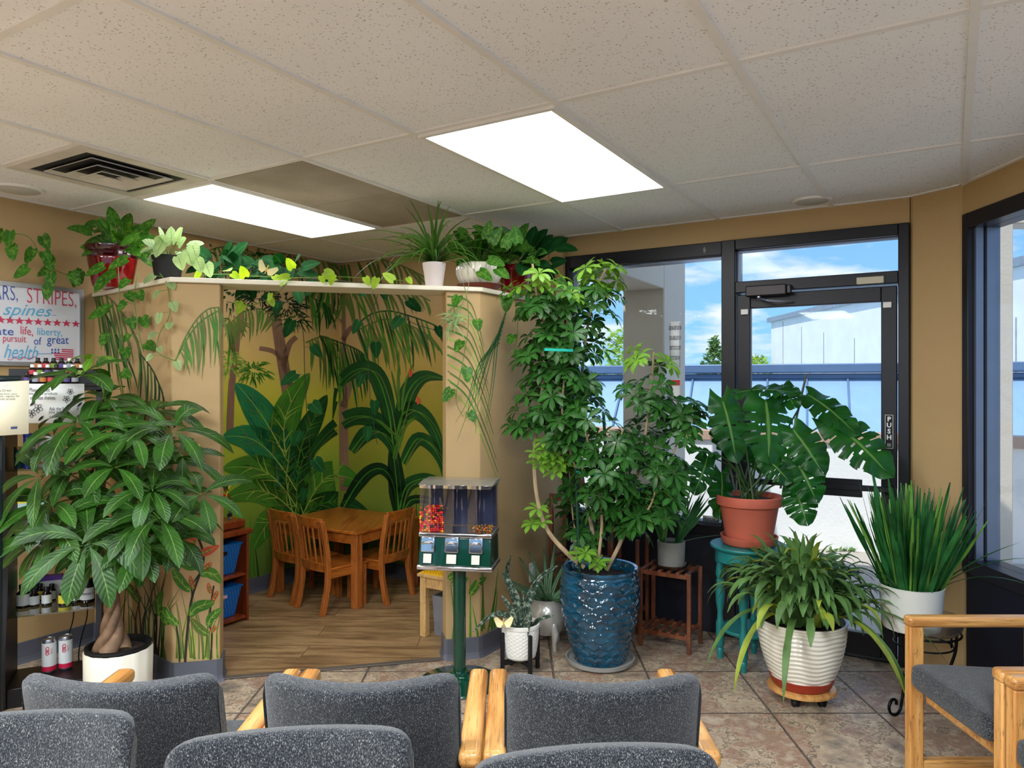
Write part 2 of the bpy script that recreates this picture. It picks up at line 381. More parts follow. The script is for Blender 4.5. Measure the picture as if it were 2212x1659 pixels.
# wall angle
b.rbox(LX, LX+.022, -7, WY, H-.006, H+.001); b.rbox(LX, -.18, WY-.022, WY, H-.006, H+.001)
b.beam((2.06, 3.79, H-.003), (2.19, 3.55, H-.003), .04, .006); b.box((2.168, -4, H-.006), (2.19, 3.56, H+.001))
struct(b, 'ceiling_grid', M_grid, ceil)
b = MB(); b.rbox(LX-.15, LX, -7.3, WY+.15, 0, 3.6); wall_left = struct(b, 'wall_left', M_wall)
b = MB(); b.rbox(LX, -2.196, WY, WY+.15, 0, 3.6); b.rbox(-2.196, -.183, WY, WY+.15, 2.305, 3.6)
wall_back = struct(b, 'wall_back', M_wall)
b = MB(); q = [rm(-.183, WY), Vector((2.19, 3.55, 0)), Vector((2.34, 3.6, 0)), rm(-.08, WY+.15), rm(-.183, WY+.15)]
b.prism([(p.x, p.y) for p in q], 0, 3.6); struct(b, 'wall_corner', M_wall, bevel=.02)
b = MB(); b.box((2.19, -4.2, 2.29), (2.34, 3.56, 3.6)); b.box((2.19, -4.2, 0), (2.34, -3.4, 2.29)); struct(b, 'wall_right', M_wall)
b = MB(); b.box((-8, -4.2, 2.3), (2.19, -4.0, 3.6)); b.box((-8, -4.2, 0), (2.19, -4.0, .3)); b.box((-8, -4.2, .3), (-5.4, -4.0, 2.3)); b.box((1.6, -4.2, .3), (2.19, -4.0, 2.3)); struct(b, 'wall_front', M_wall)
w3 = tag(thing('added_window_3', None, None, (-2, -4.1, 0)), kind='structure')  # unseen rear window, added so sun and sky light brighten the ceiling
b = MB()
for x in (-5.4, -3.66, -1.93, -.2, 1.55): b.box((x, -4.15, .3), (x+.05, -4.05, 2.3))
b.box((-5.4, -4.15, .3), (1.6, -4.05, .35)); b.box((-5.4, -4.15, 2.25), (1.6, -4.05, 2.3)); b.build('window_frame', M_blk, w3)
b = MB(); b.box((-5.35, -4.1, .35), (1.55, -4.095, 2.25)); b.build('pane', M_glass, w3)
b = MB(); b.rbox(-2.27, -2.17, WY-.05, WY, 1.99, H); b.rbox(-2.175, -2.1965, WY-.03, WY, 0, H); struct(b, 'trim_2', M_wall, bevel=.008)
# partition round the play nook
nw = [(LX, 2.36), (-3.26, 2.21), (-3.104, 2.366), (-3.189, 2.451), (-3.31, 2.335), (LX, 2.47)]
ne = [(-2.307, 3.163), (-2.175, 3.295), (-2.175, WY), (-2.295, WY), (-2.295, 3.345), (-2.392, 3.248)]
for nm, pl in (('wall_nook_left', nw), ('wall_nook_right', ne)):
    b = MB(); b.prism([rm(*p).xy for p in pl], 0, 1.966); w_ = struct(b, nm, M_wall, bevel=.007)
    if nm.endswith('left'): wnl = w_
    else: wnr = w_
led = [(LX, 2.345), (-3.25, 2.19), (-2.155, 3.285), (-2.155, WY), (-2.40, WY), (-2.40, 3.40), (-3.36, 2.44), (LX, 2.62)]
b = MB(); b.prism([rm(*p).xy for p in led], 1.966, 1.99); ledge = struct(b, 'ledge', M_cream, bevel=.004)
LZ = 1.99
def cove(path, name):                        # vinyl cove base with a flared foot
    b = MB(); pts = [rm(*p) for p in path]; n = len(pts)
    rows = []
    for i, p in enumerate(pts):
        d1 = (pts[i]-pts[i-1]).normalized() if i else (pts[1]-pts[0]).normalized()
        d2 = (pts[i+1]-pts[i]).normalized() if i < n-1 else d1
        nn = (Vector((d1.y, -d1.x, 0))+Vector((d2.y, -d2.x, 0))); nn /= max(.3, nn.length**2/2)
        rows.append([p+nn*o+Vector((0, 0, z)) for o, z in ((0, .11), (.007, .108), (.007, .03), (.012, .012), (.022, 0), (0, 0))])
    vs = [x for r_ in rows for x in r_]; fs = [(i*6+j, (i+1)*6+j, (i+1)*6+j+1, i*6+j+1) for i in range(n-1) for j in range(5)]
    b.add(vs, fs); b.build(name, M_base, None, smooth=False)['kind'] = 'structure'
cove([(LX, 2.36), (-3.275, 2.213), (-3.245, 2.215), (-3.11, 2.35), (-3.104, 2.372), (-3.189, 2.451)], 'baseboard_nook_left')
cove([(-2.392, 3.248), (-2.315, 3.165), (-2.30, 3.168), (-2.182, 3.286), (-2.175, 3.31), (-2.175, WY)], 'baseboard_nook_right')
cove([(LX, -5), (LX, 2.36)], 'baseboard_left')
cove([(LX, 2.47), (LX, WY), (-2.295, WY)], 'baseboard_nook_back')
# ---------------------------------------------------------------- windows and door
def recta(b, X0, X1, z0, z1, w, Y0, Y1):     # rectangular frame in the back wall plane
    b.rbox(X0, X0+w, Y0, Y1, z0, z1); b.rbox(X1-w, X1, Y0, Y1, z0, z1); b.rbox(X0+w, X1-w, Y0, Y1, z0, z0+w); b.rbox(X0+w, X1-w, Y0, Y1, z1-w, z1)
w1 = tag(thing('window_1', None, None, rm(-1.67, WY, 0)), kind='structure')
b = MB(); b.rbox(-2.196, -2.14, WY-.012, WY+.12, .58, 2.305); b.rbox(-2.14, -1.149, WY-.012, WY+.12, 2.225, 2.305)
b.rbox(-2.14, -1.149, WY-.012, WY+.12, .58, .64); b.rbox(-1.149, -1.07, WY-.02, WY+.13, 0, 2.305)
b.build('window_frame', M_blk, w1, bevel=.004)
b = MB(); b.rbox(-2.196, -1.149, WY+.01, WY+.1, 0, .58); b.build('lower_panel', M_panel, w1, bevel=.003)
b = MB(); b.rbox(-2.14, -2.128, WY+.03, WY+.11, .64, 2.225); b.rbox(-2.14, -1.149, WY+.03, WY+.11, .64, .652); b.rbox(-2.14, -1.149, WY+.03, WY+.11, 2.213, 2.225); b.build('glazing_bead', M_jamb, w1)
b = MB(); b.rbox(-2.128, -1.149, WY+.05, WY+.056, .652, 2.213); b.build('pane', M_glass, w1)
d1 = tag(thing('door_1', None, None, rm(-.65, WY, 0)), kind='structure')
b = MB(); b.rbox(-.235, -.183, WY-.02, WY+.13, 0, 2.305); b.rbox(-1.07, -.235, WY-.02, WY+.13, 2.245, 2.305); b.rbox(-1.07, -.235, WY-.02, WY+.13, 1.995, 2.06); b.rbox(-1.07, -.235, WY+.01, WY+.11, -.0, .015)
b.build('door_frame', M_blk, d1, bevel=.004)
b = MB(); b.rbox(-1.07, -.235, WY+.05, WY+.056, 2.06, 2.245); b.build('transom_pane', M_glass, d1)
b = MB(); b.rbox(-1.066, -.239, WY+.03, WY+.035, 2.235, 2.245); b.rbox(-1.07, -1.058, WY+.03, WY+.11, 2.06, 2.245); b.build('glazing_bead', M_jamb, d1)
b = MB(); dx0, dx1 = -1.064, -.241
b.rbox(dx0, dx0+.075, WY+.005, WY+.05, .02, 1.985); b.rbox(dx1-.075, dx1, WY+.005, WY+.05, .02, 1.985)
b.rbox(dx0+.075, dx1-.075, WY+.005, WY+.05, 1.905, 1.985); b.rbox(dx0+.075, dx1-.075, WY+.005, WY+.05, .02, .14)
b.build('door_leaf', M_blk, d1, bevel=.004)
b = MB(); b.rbox(dx0+.075, dx1-.075, WY+.025, WY+.03, .14, 1.905); b.build('pane', M_glass, d1)
b = MB(); b.rbox(dx0+.02, dx1-.01, WY-.055, WY-.03, .905, .935); b.rbox(dx0+.43, dx1-.16, WY-.05, WY-.04, .87, .965)
b.rbox(dx0+.02, dx0+.045, WY-.05, WY+.01, .9, .94); b.rbox(dx1-.04, dx1-.015, WY-.05, WY+.01, .9, .94); b.build('push_bar', M_blk, d1, bevel=.003)
b = MB(); b.rbox(-1.0, -.78, WY-.07, WY-.02, 1.965, 2.025); b.rbox(-.78, -.755, WY-.065, WY-.02, 1.97, 2.02)
cl = b.build('door_closer', mat('closer_brown', (48, 42, 42), .3, .5), d1, bevel=.006)
b = MB(); p0 = rm(-.93, WY-.05, 1.955); p1 = rm(-.86, WY-.14, 1.93); p2 = rm(-.76, WY-.01, 1.93); b.beam(p0, p1, .02, .008); b.beam(p1, p2, .02, .008); b.tube([p0, p0+Vector((0, 0, .03))], .012); b.build('closer_arm', mat('steel', (170, 172, 180), .3, .9), cl)
b = MB(); b.rbox(-.43, -.30, WY-.04, WY-.018, 1.998, 2.035); b.build('alarm_contact', mat('beige_plastic', (198, 190, 168), .5), d1, bevel=.003)
for X in (dx0+.045, dx1-.045):
    b = MB(); b.rbox(X-.02, X+.02, WY-.012, WY+.006, 1.87, 1.90); b.build('bracket', M_white, d1, bevel=.002)
X = dx1-.037
b = MB(); b.rbox(X-.021, X+.021, WY+.0015, WY+.006, 1.13, 1.31); sg = b.build('push_sign', M_dark, d1)
b = MB(); Y_ = WY+.0008
for lo, hi, z0, z1 in ((X-.019, X-.017, 1.132, 1.308), (X+.017, X+.019, 1.132, 1.308), (X-.019, X+.019, 1.132, 1.134), (X-.019, X+.019, 1.306, 1.308)): b.rbox(lo, hi, Y_, Y_+.001, z0, z1)
ux = rm(1, 0)
for i, ch in enumerate('PUSH'): addtext(b, ch, rm(X, Y_, 1.285-i*.032), ux, (0, 0, 1), .033, bold=.0012)
for i in range(3): b.rbox(X-.009, X+.009, Y_, Y_+.001, 1.143+i*.006, 1.145+i*.006)
b.build('lettering', M_white, sg)
b = MB(); b.lathe([(.0, 0), (.019, 0), (.019, .006), (.013, .01), (0, .01)], rm(X, WY+.006, 1.085), 24, None, Matrix.Rotation(-YAW, 4, 'Z') @ Matrix.Rotation(R(90), 4, 'X')); b.build('lock_cylinder', mat('steel2', (150, 150, 155), .3, .9), d1)
# right window wall
w2 = tag(thing('window_2', None, None, (2.19, 2, 0)), kind='structure')  # its unseen rear length is extended to let in more daylight
b = MB(); b.box((2.178, 3.50, .565), (2.33, 3.545, 2.29)); b.box((2.178, -3.4, 2.215), (2.33, 3.5, 2.29)); b.box((2.178, -3.4, .565), (2.33, 3.5, .63)); b.box((2.178, -3.4, .565), (2.33, -3.35, 2.29)); b.box((2.178, .2, .63), (2.33, .26, 2.215)); b.box((2.178, -1.6, .63), (2.33, -1.54, 2.215))
b.build('window_frame', M_blk, w2, bevel=.004)
b = MB(); b.box((2.21, 3.485, .63), (2.245, 3.5, 2.215)); b.box((2.262, 3.485, .63), (2.325, 3.5, 2.215)); b.build('glazing_bead', M_jamb, w2)
b = MB(); b.box((2.25, -3.35, .63), (2.256, -1.6, 2.215)); b.box((2.25, -1.54, .63), (2.256, .2, 2.215)); b.box((2.25, .26, .63), (2.256, 3.485, 2.215)); b.build('pane', M_glass, w2)
b = MB(); b.box((2.20, -3.4, 0), (2.30, 3.545, .565)); b.build('lower_panel', M_panel, w2, bevel=.003)
# little wax leaf stickers and tags on the window heads
M_sage = mat('sage_sticker', (120, 140, 118), .5)
for X, z, m_, w_, h_ in ((-1.985, 2.262, M_cream, .008, .012), (-1.91, 2.255, M_sage, .009, .02), (-1.25, 2.262, M_sage, .009, .02)):
    b = MB(); b.leaf(rm(X, WY-.014, z-h_), (0, 0, 1), rm(0, -1), h_*2, w_, ell, 0, 0, 6) if m_ is M_sage else b.rbox(X-w_, X+w_, WY-.016, WY-.012, z-h_*.6, z+h_*.6)
    one(b, 'sticker', m_, 'tiny %s on the window head, %s' % (('green leaf sticker', 'above the schefflera top') if X < -1.5 and m_ is M_sage else ('green leaf sticker', 'close to the door mullion') if m_ is M_sage else ('square cream tag', 'near the wall corner')), 'sticker', rm(X, WY-.014, z), solid=.001)
# ---------------------------------------------------------------- ceiling fittings
def panel_mat():
    t = NT('light_diffuser'); e = t.n('Emission'); w = t.coord('Object', (1, 1, 1)); sp = t.n('SeparateXYZ'); t.l(w, sp.inputs[0])
    a = t.math('ABSOLUTE', sp.outputs['X']); f = t.math('MULTIPLY', t.math('COSINE', t.math('MULTIPLY', sp.outputs['X'], 21)), .12)
    c = t.ramp(a, [(.0, (.93, .95, 1, 1)), (.24, (1, 1, 1, 1)), (.29, (1, .9, .78, 1))]); t.l(c, e.inputs[0])
    t.l(t.math('MULTIPLY', t.math('SUBTRACT', .95, f), PANEL), e.inputs[1]); t.l(e.outputs[0], t.out.inputs[0]); return t.m
M_diff = panel_mat()
def troffer(X, Y, label):
    t = thing('ceiling_light', label, 'ceiling light', rm(X, Y, H-.01), -YAW, 'fluorescent troffers in the drop ceiling')
    b = MB()
    for lo, hi in (((-.297, -.6, -.008), (-.275, .6, .006)), ((.275, -.6, -.008), (.297, .6, .006)), ((-.275, -.6, -.008), (.275, -.58, .006)), ((-.275, .58, -.008), (.275, .6, .006))): b.box(lo, hi)
    f = b.build('frame', M_grid); f.parent = t
    b = MB(); b.box((-.275, -.58, -.004), (.275, .58, .002)); o = b.build('diffuser', M_diff); o.parent = t
    return t
troffer(-1.47, 2.84, 'lit ceiling light panel nearest the window wall, right of the spare tile')
troffer(-3.299, 2.84, 'lit ceiling light panel over the play nook, beside the air vent')
# vent
vt = thing('ceiling_vent', 'square white air diffuser vent with louvres in the ceiling', 'air vent', rm(-3.299, 1.925, H-.006), -YAW)
M_vent = mat('vent_grey', (206, 200, 192), .5)
b = MB()
for lo, hi in (((-.295, -.295, -.006), (-.235, .295, .0)), ((.235, -.295, -.006), (.295, .295, .0)), ((-.235, -.295, -.006), (.235, -.235, .0)), ((-.235, .235, -.006), (.235, .295, .0))): b.box(lo, hi)
o = b.build('frame', M_vent); o.parent = vt
b = MB(); b.box((-.235, -.235, .0), (.235, .235, .004)); o = b.build('duct', M_dark); o.parent = vt
for r_, z_ in ((.19, -.012), (.135, -.02), (.085, -.028), (.035, -.034)):
    b = MB(); ri = r_+.045
    q = [(sx*r_, sy*r_, z_) for sx, sy in ((-1, -1), (1, -1), (1, 1), (-1, 1))]+[(sx*(r_-.036), sy*(r_-.036), z_+.024) for sx, sy in ((-1, -1), (1, -1), (1, 1), (-1, 1))]+[(sx*r_, sy*r_, z_+.004) for sx, sy in ((-1, -1), (1, -1), (1, 1), (-1, 1))]
    b.add(q, [(i, (i+1) % 4, 4+(i+1) % 4, 4+i) for i in range(4)]+[(i, 8+i, 8+(i+1) % 4, (i+1) % 4) for i in range(4)]+[(8+i, 4+i, 4+(i+1) % 4, 8+(i+1) % 4) for i in range(4)], flat=True)
    o = b.build('louvre', M_vent); o.parent = vt
# return grille: two perforated 2x2 panels
def grille_mat():
    t = NT('perforated_grille'); co = t.coord('Object', (1, 1, 1), (0, 0, R(45)))
    vo = t.n('TexVoronoi'); vo.inputs['Scale'].default_value = 95; vo.inputs['Randomness'].default_value = 0; t.l(co, vo.inputs['Vector'])
    k = t.math('LESS_THAN', vo.outputs['Distance'], .40); n = t.noise(t.coord(), 3, 4)
    t.col(t.mix(k, t.ramp(n, [(.3, lin((150, 138, 124))), (.7, lin((176, 166, 152)))]), lin((52, 44, 38)))); t.set(.6); return t.m
M_gr = grille_mat()
gr = thing('return_grille', 'dark perforated return air grille between the two ceiling panels', 'air grille', rm(-2.69, 2.84, H-.006), -YAW)
for y0, y1 in ((-.598, -.002), (.002, .598)):
    b = MB(); b.box((-.293, y0, -.004), (.293, y1, .002)); o = b.build('panel', M_gr); o.parent = gr
for X, Y, r_, lb in ((-4.0+.02, 1.86, .1, 'round white ceiling speaker at the left by the whiteboard wall'), (-.63, 4.13, .085, 'small round ceiling speaker above the door')):
    t = thing('ceiling_speaker', lb, 'ceiling speaker', rm(X, Y, H-.004)); b = MB(); b.lathe([(0, -.006), (r_*.9, -.006), (r_, -.003), (r_, .004)], t.location, 40); b.build('grille', mat('speaker_grey', (196, 196, 190), .6), t)
    b = MB(); b.lathe([(r_, -.004), (r_+.012, -.007), (r_+.016, .004)], t.location, 40); b.build('rim', M_white, t)
# wall outlet
t = thing('wall_outlet', 'white power outlet low on the wall beside the nook', 'outlet', rm(-2.174, 3.86, .33))
b = MB(); b.rbox(-2.175, -2.168, 3.825, 3.895, .275, .39); b.build('cover_plate', M_white, t, bevel=.003)
b = MB(); b.rbox(-2.168, -2.160, 3.84, 3.88, .30, .365); b.build('socket', M_white, t, bevel=.004)
# ---------------------------------------------------------------- outside the windows
M_conc = stucco('sidewalk_concrete', (176, 168, 158), 40, .3, .08); M_stw = stucco('white_stucco', (238, 238, 236), 30, .8, .02)
M_stb = stucco('beige_stucco', (206, 196, 180), 45, .6, .03); M_cap = stucco('wall_cap_brown', (186, 156, 136), 60, .3, .05)
M_roof = mat('blue_metal_roof', (142, 176, 208), .35, .2, var=.02); M_roofd = mat('blue_metal_trim', (96, 122, 156), .4, .2, var=.02)
M_bw = stucco('white_building', (232, 232, 230), 8, .1, .03)
G0 = -.02
b = MB(); g = [rm(-14, WY+.15), rm(-.08, WY+.15), Vector((2.34, 3.6, 0)), Vector((2.34, -8, 0)), Vector((16, -8, 0)), Vector((16, 12, 0)), Vector((-6, 14, 0))]
b.prism([p.xy for p in g], -.3, G0); struct(b, 'pavement', M_conc)
b = MB(); b.tube([rm(.1, 6.9, G0), rm(-.05, 6.4, G0), rm(.06, 5.9, G0), rm(-.02, 5.2, G0), rm(-.1, 4.6, G0)], .006, 5); b.beam(rm(-3, 5.9, G0), rm(3, 5.9, G0), .008, .006); b.beam(rm(-1.1, 4.5, G0), rm(-1.1, 7.1, G0), .008, .006)
tag(b.build('crack', mat('crack', (120, 112, 104), .9)), kind='structure')
EA = R(-22); EX = Vector((math.cos(EA), math.sin(EA), 0)); EY = Vector((-EX.y, EX.x, 0)); E0 = Vector((2.5, 6.75, 0))
def ex(a, c, z=0): return E0+EX*a+EY*c+Vector((0, 0, z))
def ebox(b, a0, a1, c0, c1, z0, z1):
    vs = [ex(a, c, z) for z in (z0, z1) for a, c in ((a0, c0), (a1, c0), (a1, c1), (a0, c1))]
    b.add(vs, [(3, 2, 1, 0), (4, 5, 6, 7), (0, 1, 5, 4), (1, 2, 6, 5), (2, 3, 7, 6), (3, 0, 4, 7)], flat=True)
pw = tag(thing('parapet_wall', 'low white stucco wall across the walkway with a brown cap', 'wall', ex(0, .1, G0)), None)
b = MB(); ebox(b, -7, 9, 0, .22, G0, .935); b.build('wall_body', M_stw, pw)
b = MB(); ebox(b, -7, 9, -.03, .25, .935, 1.03); b.build('cap', M_cap, pw, bevel=.006)
# standing-seam roof of the lower building behind the wall
rf = thing('metal_roof', 'pale blue standing seam metal roof behind the low wall', 'roof', ex(0, 2.0, -1))
b = MB(); c1 = 2.6; zt = 1.56; L_ = 1.9
vs = [ex(-9, c1-L_, zt-L_), ex(11, c1-L_, zt-L_), ex(11, c1, zt), ex(-9, c1, zt), ex(-9, c1+.3, zt), ex(11, c1+.3, zt), ex(11, c1+.3, -3), ex(-9, c1+.3, -3), ex(-9, c1-L_, -3), ex(11, c1-L_, -3)]
b.add(vs, [(0, 1, 2, 3), (3, 2, 5, 4), (4, 5, 6, 7), (9, 1, 0, 8), (8, 7, 6, 9), (0, 3, 4, 7, 8), (1, 9, 6, 5, 2)], flat=True); b.build('roof_pan', M_roof, rf, recalc=True)
b = MB()
for k in range(44):
    a = -9+k*.46; n_ = (EY*-1+Vector((0, 0, 1))).normalized(); b.beam(ex(a, c1-L_, zt-L_)+n_*.012, ex(a, c1, zt)+n_*.012, .02, .035, n_)
tag(b.build('seam_rib', M_roofd, rf), kind='stuff')
b = MB(); ebox(b, -9, 11, c1-.12, c1+.35, zt+.05, zt+.16); ebox(b, -9, 11, c1-.06, c1+.35, zt-.02, zt+.04); b.build('gutter', M_roofd, rf, bevel=.012)
# white warehouse wall beyond
bd = thing('warehouse', 'tall white warehouse wall with stained panel joints beyond the blue roof', 'building', (16, 27, -2))
b = MB(); pts = [(12.75, 36), (13.25, 11), (26, 11), (26, 36)]; b.prism(pts, -3, 4.55); b.build('wall_body', M_bw, bd)
b = MB(); b.prism([(12.6, 36.2), (13.1, 10.9), (13.4, 10.9), (12.9, 36.2)], 4.5, 4.72); b.build('roof_flashing', mat('flashing', (150, 158, 166), .4, .4), bd)
for k, y in enumerate((34.5, 32.4, 30.2, 27.6, 25.6, 23.9, 21.8, 19, 16.4)):
    x = 12.75+(36-y)*.02; b = MB(); b.box((x-.012, y-.02, -1+(k % 3)*.5), (x+.01, y+.02, 4.4-(k % 4)*.4)); b.build('panel_joint', mat('joint', (150, 150, 152), .8), bd)
for y, z, w, h in ((31.5, 1.7, .12, .5), (25.3, 3.3, .16, .55), (24.9, 2.7, .1, .35), (24.1, 3.2, .1, .2), (28.7, 1.2, .14, .4), (22.1, 3.1, .1, .3)):
    x = 12.75+(36-y)*.02; b = MB(); b.add([(x-.02, y-w, z), (x-.02, y+w*.3, z-h*.4), (x-.02, y+w, z+h*.2), (x-.02, y, z+h*.6)], [(0, 1, 2, 3)], flat=True); b.build('stain', mat('stain', (158, 140, 122), .9), bd)
# concrete column with its beam
co_ = thing('column', 'square beige stucco column with a beam outside the left window', 'column', rm(-2.05, 5.66, G0))
b = MB(); b.rbox(-2.22, -1.88, 5.4, 5.92, G0, 3.4); b.build('shaft', M_stb, co_, bevel=.012)
b = MB(); b.rbox(-2.22, -1.88, WY+.16, 5.4, 2.2, 3.4); b.build('beam', M_stb, co_, bevel=.01)
t = thing('column', 'rough grey stucco column seen through the right window', 'column', (3.43, 5.35, G0))
b = MB(); b.box((3.30, 5.2, G0), (3.565, 5.5, 3.4)); b.build('shaft', M_stb, t, bevel=.012)
b = MB(); b.box((3.565, 5.25, 2.62), (9, 5.45, 3.4)); b.build('beam', M_stb, t, bevel=.01)
# lettering stuck on the glass, read from outside (mirrored from here)
def decal(u0, u1, v0, v1, body, label, cat):
    n = rm(0, -1); p0 = rm(0, WY+.049)
    a = ray_plane(u0, v0, p0, n); c = ray_plane(u1, v1, p0, n); mid = (a+c)/2; ux = rm(1, 0); w = abs((c-a).dot(ux)); h = a.z-c.z
    t = thing('window_decal', label, cat, mid); return t, mid, ux, w, h
def quad(b, mid, ux, w, h, off): 
    n = rm(0, -1)*off; b.add([mid+n+ux*sx*w/2+Vector((0, 0, sz*h/2)) for sx, sz in ((-1, -1), (1, -1), (1, 1), (-1, 1))], [(0, 1, 2, 3)], flat=True)
M_ink = mat('ink', (60, 66, 74), .6, var=0); M_red = mat('red_print', (214, 62, 66), .5, var=0); M_navy = mat('navy_print', (34, 42, 92), .5, var=0); M_pap = mat('paper_white', (236, 238, 236), .6, var=0)
t, mid, ux, w, h = decal(1447, 1470, 695, 797, '', 'white rules sign with mirrored lines of grey text in the left window', 'sign')
b = MB(); quad(b, mid, ux, w, h, .001); b.build('plate', M_pap, t, solid=.001)
b = MB()
for s in ((-1, 0), (1, 0)): b.add([mid+rm(0, -1)*.0025+ux*(s[0]*w*.46+dx)+Vector((0, 0, z)) for dx, z in ((-.001, -h*.47), (.001, -h*.47), (.001, h*.47), (-.001, h*.47))], [(0, 1, 2, 3)])
for i, s_ in enumerate(('NO SKATEBOARDING', 'NO ROLLERBLADES', 'NO SCOOTERS', 'NO BICYCLES')): addtext(b, s_, mid+rm(0, -1)*.0025+Vector((0, 0, h*(.36-.21*i))), ux, (0, 0, 1), .034, mirror=True, wsc=.24 if len(s_) > 12 else .3, bold=.0006)
b.build('lettering', M_ink, t)
t, mid, ux, w, h = decal(1449, 1469, 820, 904, '', 'white and red surveillance notice with mirrored text low in the left window', 'sign')
b = MB(); quad(b, mid, ux, w, h, .001); b.build('plate', M_pap, t, solid=.001)
b = MB(); quad(b, mid+Vector((0, 0, h*.42)), ux, w, h*.14, .0025); quad(b, mid-Vector((0, 0, h*.46)), ux, w, h*.07, .0025); b.build('band', M_red, t)
b = MB()
for i, s_ in enumerate(('24 HOUR', 'VIDEO', 'SURVEILLANCE')): addtext(b, s_, mid+rm(0, -1)*.0025+Vector((0, 0, -h*(.02+.14*i))), ux, (0, 0, 1), .026, mirror=True, wsc=.28 if len(s_) > 8 else .42, bold=.0005)
b.build('lettering', M_ink, t)
t, mid, ux, w, h = decal(1518, 1553, 1113, 1150, '', 'small mirrored advert sticker at the lower right of the left window', 'sticker')
b = MB(); quad(b, mid+Vector((0, 0, h*.3)), ux, w, h*.4, .001); b.build('plate', M_pap, t, solid=.001)
b = MB(); quad(b, mid+Vector((0, 0, -h*.27)), ux, w, h*.42, .001); quad(b, mid+Vector((0, 0, h*.0)), ux, w*.95, h*.12, .001); b.build('band', M_navy, t, solid=.001)
b = MB(); addtext(b, 'Colorado', mid+rm(0, -1)*.0025+Vector((0, 0, h*.3)), ux, (0, 0, 1), .032, mirror=True, bold=.0006, wsc=.75); b.build('lettering', M_ink, t)
b = MB(); addtext(b, '719-420-1080', mid+rm(0, -1)*.0025+Vector((0, 0, -h*.2)), ux, (0, 0, 1), .02, mirror=True, wsc=.7); b.build('phone_number', M_pap, t)
# far trees, pole, house
M_tr1 = leafmat('tree_green', (96, 128, 70), trl=.3, rough=.7); M_tr2 = leafmat('tree_light_green', (150, 178, 84), trl=.3, rough=.7); M_bark = mat('bark', (96, 80, 66), .9)
def tree(x, y, r_, z, h_, m_, label, conif=False):
    t = thing('tree', label, 'tree', (x, y, -3), group=None)
    b = MB()
    for i in range(900):
        q = rdir(-90, 90); k = rnd(.35, 1)**.5; tz = q.z
        rr = r_*(1-.42*(tz+1)) if conif else r_*(.85+.25*math.sin(q.x*7+q.y*5+q.z*4))
        p = Vector((x+q.x*rr*k, y+q.y*rr*k, z+q.z*h_*k))
        b.leaf(p, rdir(-40, 60), rdir(20, 90), rnd(.3, .7)*r_*.35, r_*.05, ell, .3, .1, 2)
    b.build('crown', m_, t); b = MB(); b.tube([(x, y, -3), (x, y, z)], r_*.07, 7); b.build('trunk', M_bark, t)
tree(9.4, 34, 1.3, 2.0, 1.6, M_tr1, 'pointed green conifer beyond the roof, right of the column', True)
tree(10.6, 38, 1.3, 1.7, .9, M_tr1, 'low hazy green tree between the conifer and the door mullion')
tree(5.5, 34, 1.9, 2.3, 1.8, M_tr2, 'pale green tree left of the outside column')
tree(12.1, 37, 1.8, 1.75, 1.1, M_tr2, 'light green bushy tree beside the warehouse corner')
t = thing('utility_pole', 'thin utility pole on the skyline left of the warehouse', 'pole', (15.7, 50, -3)); b = MB(); b.tube([(15.7, 50, -3), (15.7, 50, 3.6)], .1, 6); b.build('shaft', M_bark, t); b = MB(); b.beam((15.2, 50, 3.2), (16.2, 50, 3.2), .1, .1); b.build('crossarm', M_bark, t)
t = thing('house', 'small brown roofed house on the skyline by the pole', 'house', (15.7, 52, -3)); b = MB(); b.box((14.6, 51, -3), (16.8, 54, 2.1)); b.build('wall_body', M_stb, t)
b = MB(); b.add([(14.4, 50.8, 2.1), (17, 50.8, 2.1), (17, 54.2, 2.1), (14.4, 54.2, 2.1), (15.7, 51.8, 3.0), (15.7, 53.2, 3.0)], [(0, 1, 4), (1, 2, 5, 4), (2, 3, 5), (3, 0, 4, 5), (3, 2, 1, 0)], flat=True); b.build('roof', M_cap, t)
t = thing('weed', 'little green weed growing at the foot of the white wall', 'weed', P(1808, 1172, 6.6)); b = MB()
wb = ex(0, 0, 0); wp = Vector((2.93, 6.52, G0)); t.location = wp
for i in range(26): b.leaf(wp+Vector((rnd(-.12, .12), rnd(-.04, .02), 0)), rdir(15, 70), (0, 0, 1), rnd(.04, .09), .012, ell, .6, .1, 3)
b.build('leaves', M_tr1, t)
# ---------------------------------------------------------------- waiting-room armchairs
def oak_mat(name, c1, c2, c3, ang=(0, 0, 0), st=(14, 1.1, 14)):
    t = NT(name); co = t.coord('Object', st, ang); n = t.noise(co, 2.2, 6, .6); f = t.noise(t.coord('Object', (st[0]*5, st[1]*2.2, st[2]*5), ang), 3, 4, .7)
    c = t.ramp(n, [(.32, lin(c1)), (.5, lin(c2)), (.68, lin(c3))]); c = t.mix(t.ramp(f, [(.34, (.75, .75, .75, 1)), (.44, (0, 0, 0, 1))]), c, lin(tuple(x*.6 for x in c1)))
    t.col(c); t.set(.32, 0, .5, .25); t.bump(f, .15, .002); MATS[name] = t.m; return t.m
M_oak = oak_mat('oak', (158, 100, 48), (204, 148, 82), (222, 172, 110)); M_oakv = oak_mat('oak_vertical', (178, 116, 56), (206, 148, 80), (220, 168, 104), (0, 0, 0), (14, 14, 1.1))
